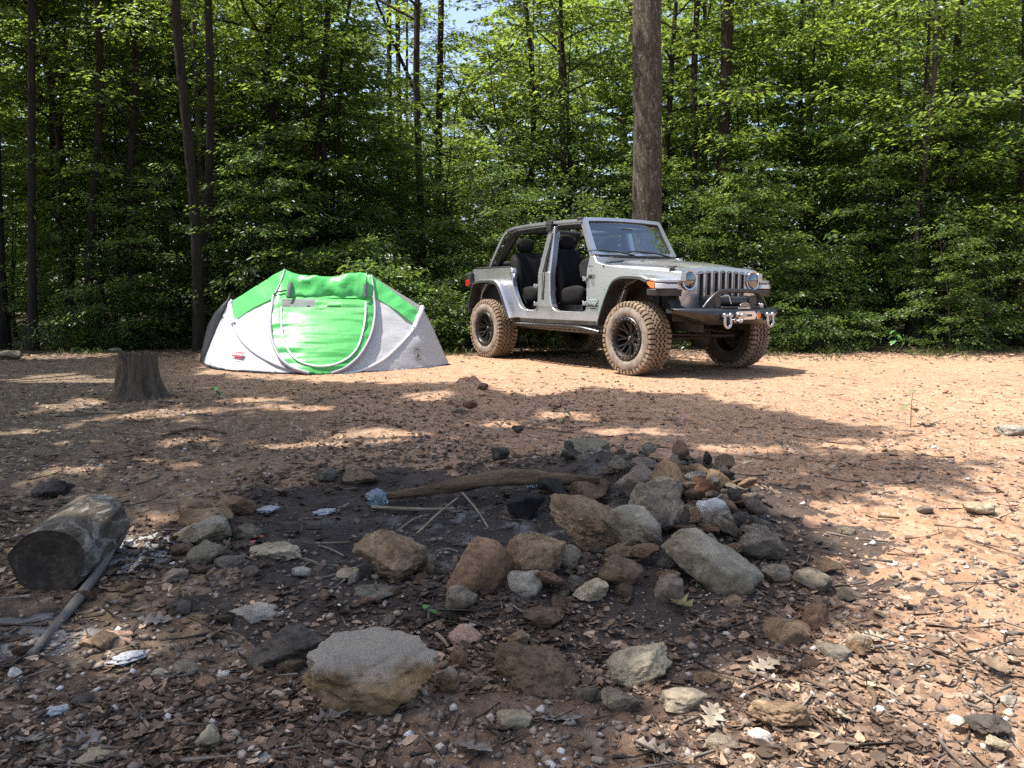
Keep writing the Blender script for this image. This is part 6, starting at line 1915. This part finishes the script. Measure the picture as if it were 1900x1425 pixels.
# ---- taller trees deeper in
TG = 'trees deeper in the wood'; TL_ = 'leafy tree standing deeper in the wood behind the front thicket'
for row, (yy0, n, sc0) in enumerate([(16.5, 12, .72), (19.5, 13, .85), (23.5, 15, .95)]):
    for i in range(n):
        xx = (-1 + 2 * (i + .5) / n) * (yy0 * .72) + float(fr.normal()) * .5
        yy = yy0 + float(fr.normal()) * .9
        s = sc0 * (.85 + .35 * float(fr.random()))
        px = 950 + F * xx / yy
        if 640 < px < 960:
            s *= .44
            if row == 2: continue
        elif 520 < px <= 640 or 960 <= px < 1020: s *= .62
        place(TALL[(i * 3 + row) % 5], xx, yy, float(fr.random() * 6.28), s, 'tree', TL_, 'tree', TG, lean=(.04 * fr.normal(), .04 * fr.normal()))
for i, (xx, yy, s) in enumerate([(-9.3, 13.9, .80), (-7.9, 14.6, .85), (-6.6, 13.8, .70), (-5.6, 14.9, .85), (-8.7, 15.6, .9), (-4.4, 15.3, .8), (7.4, 14.9, .72), (9.2, 14.4, .75)]):
    g_, l_ = ('trees of the dark left wood', 'leafy tree in the dark wood left of the tent') if xx < 0 else ('trees of the right wood edge', 'leafy tree near the edge of the right hand wood')
    place(TALL[(2, 4, 0)[i % 3]], xx, yy, float(fr.random() * 6.28), s, 'tree', l_, 'tree', g_)
# ---- the far wood: one green mass
def far_mass():
    r = np.random.default_rng(77)
    n = 12500
    y = 27 + 12 * r.random(n); x = (r.random(n) * 2 - 1) * y * .95
    px = 950 + F * x / y
    top = 15.5 - 9.0 * np.exp(-((px - 775) / 175) ** 2) + 1.2 * vnoise(np.c_[x * .35, y * .3, 0 * x], 8)
    z = gz(x, y, False) + r.random(n) ** 1.2 * top
    B = np.c_[x, y, z]
    az = r.random(n) * 6.28; D = np.c_[np.cos(az), np.sin(az), .2 * r.normal(size=n)]; D /= np.linalg.norm(D, axis=1)[:, None]
    NR = np.c_[.3 * r.normal(size=n), .3 * r.normal(size=n), np.ones(n)]; NR -= D * (NR * D).sum(1)[:, None]; NR /= np.linalg.norm(NR, axis=1)[:, None]
    return leaves_np(B, D, NR, .7 + .9 * r.random(n), 22, r, .24, .6)
V, Fc, ti = far_mass()
o = mesh_np('far_wood', V, Fc, LEAFY, tint=ti); tag(o, 'far green mass of the wood seen between the trunks', 'wood', kind='stuff')
# ------------------------------------------------------------------ the trees overhead, left of the frame, whose leaves shade the clearing
LIT = [(350, 694), (430, 703), (640, 713), (850, 714), (940, 737), (1010, 738), (1100, 724), (1300, 738), (1500, 773), (1640, 803), (1540, 818), (1500, 838), (1650, 852), (1790, 870), (1720, 915), (1560, 948), (1420, 938), (1370, 948), (1440, 985), (1560, 1040), (1625, 1120), (1590, 1205), (1480, 1265), (1350, 1315), (1220, 1385), (1120, 1470), (2100, 1470), (2600, 900), (2300, 600), (380, 596)]
def gpt(px, py): 
    d = pray(px, py); t = -CAMH / d.z; return (d.x * t, d.y * t)
LITG = [gpt(*p) for p in LIT]
SPOTS = [(90, 702, 55, 10), (135, 748, 50, 9), (85, 885, 60, 9), (345, 828, 42, 9), (285, 866, 52, 13), (715, 810, 90, 10), (215, 1195, 60, 42), (262, 1015, 46, 36), (125, 661, 90, 5), (800, 735, 50, 6), (1190, 800, 80, 8), (1400, 838, 80, 9), (230, 775, 40, 5), (560, 765, 40, 5), (1060, 770, 60, 6), (330, 772, 70, 8), (470, 748, 60, 6), (560, 832, 80, 9), (150, 832, 50, 6), (50, 800, 60, 6), (930, 785, 50, 5), (200, 706, 40, 5), (1200, 1330, 40, 25)]
SPG = []
for a, b, rx, ry in SPOTS:
    c0 = gpt(a, b); c1 = gpt(a + rx, b); c2_ = gpt(a, b - ry); SPG.append((c0[0], c0[1], abs(c1[0] - c0[0]) + .16, abs(c2_[1] - c0[1]) + .14))
def shaded(x, y):
    if any(inpoly((x + a, y + b), LITG) for a, b in (((0, 0), (.2, 0), (-.2, 0), (0, .16), (0, -.16)) if y < 3.7 else ((0, 0),))): return False
    for cx, cyy, rx, ry in SPG:
        if ((x - cx) / rx) ** 2 + ((y - cyy) / ry) ** 2 < 1: return False
    return True
OFF = (SUN_DIR.x / SUN_DIR.z, SUN_DIR.y / SUN_DIR.z)
ov = np.random.default_rng(31)
STEMS = [(-5.2, 4.6, 'tall shade tree beside the fire ring'), (-8.4, 8.2, 'tall shade tree left of the stump'), (-4.6, .3, 'tall shade tree near the viewer'), (-11.2, 13.2, 'tall shade tree before the dark left wood'), (-1.9, 16.6, 'tall tree in the wood behind the tent'), (3.6, 16.2, 'tall tree in the wood behind the silver car'), (8.3, 15.4, 'tall tree in the right hand wood')]
pts = []
while len(pts) < 12200:
    y = .6 + 18.0 * ov.random(); x = -11.5 + 23.5 * ov.random()
    if len(pts) >= 8500: y = 12.4 + 6.5 * ov.random(); x = -11.5 + 7.4 * ov.random()
    if len(pts) < 5900: y = .6 + 12 * ov.random(); x = -10.5 + 13.2 * ov.random()
    if y < 12.6:
        if not shaded(x, y) or x > 2.7: continue
    elif ov.random() > (1.0 if x < -4.0 else (.17 if x < 1.5 else .36)): continue
    elif vnoise([[x * .55, y * .55, 3.3]], 4)[0] + ov.random() * .9 < .25: continue
    if x < -.64 * y - 3.2: continue
    h = 7.2 + 2.6 * ov.random()
    pts.append((x + OFF[0] * h, y + OFF[1] * h, h))
pts = np.array(pts)
own = np.argmin(np.stack([np.hypot(pts[:, 0] - a, pts[:, 1] - b) for a, b, _ in STEMS], 1), 1)
for i, (a, b, lbl) in enumerate(STEMS):
    B = pts[own == i]; n = len(B)
    e = empty('shade_tree', (a, b, float(gz(a, b, False)[0]))); tag(e, lbl + (', its crown reaching over the clearing' if i < 4 else ', its high crown shading the thicket'), 'tree')
    mb = MB(); mb.tube([(0, 0, -.2), (.05, 0, 2), (-.03, .05, 5), (.05, .1, 8.2), (.1, .1, 11)], [q_ * (1 if i < 4 else .38) for q_ in (.24, .19, .17, .13, .05)], 12)
    for k in range(16):
        q = B[ov.integers(n)] - np.array([a, b, 0]); z0 = (4.5 if i < 4 else 6.2) + 2.2 * ov.random()
        p0 = Vector((.02, .06, z0)); p1 = Vector(q)
        mb.tube([p0, p0.lerp(p1, .35) + Vector((0, 0, .35)), p0.lerp(p1, .7) + Vector((0, 0, .25)), p1], [q_ * (1 if i < 4 else .5) for q_ in (.055, .045, .028, .010)], 6)
    mb.build('trunk', BKT[1], e, smooth=70)
    az = ov.random(n) * 6.28; D = np.c_[np.cos(az), np.sin(az), .15 * ov.normal(size=n)]; D /= np.linalg.norm(D, axis=1)[:, None]
    NR = np.c_[.25 * ov.normal(size=n), .25 * ov.normal(size=n), np.ones(n)]; NR -= D * (NR * D).sum(1)[:, None]; NR /= np.linalg.norm(NR, axis=1)[:, None]
    L = .25 + .25 * ov.random(n)
    V, Fc, ti = leaves_np(B - np.array([a, b, 0]) - D * L[:, None] * .5, D, NR, L, 13, ov, .15, .6, .2, 55, .35)
    mesh_np('crown', V, Fc, LEAFY, e, tint=ti)
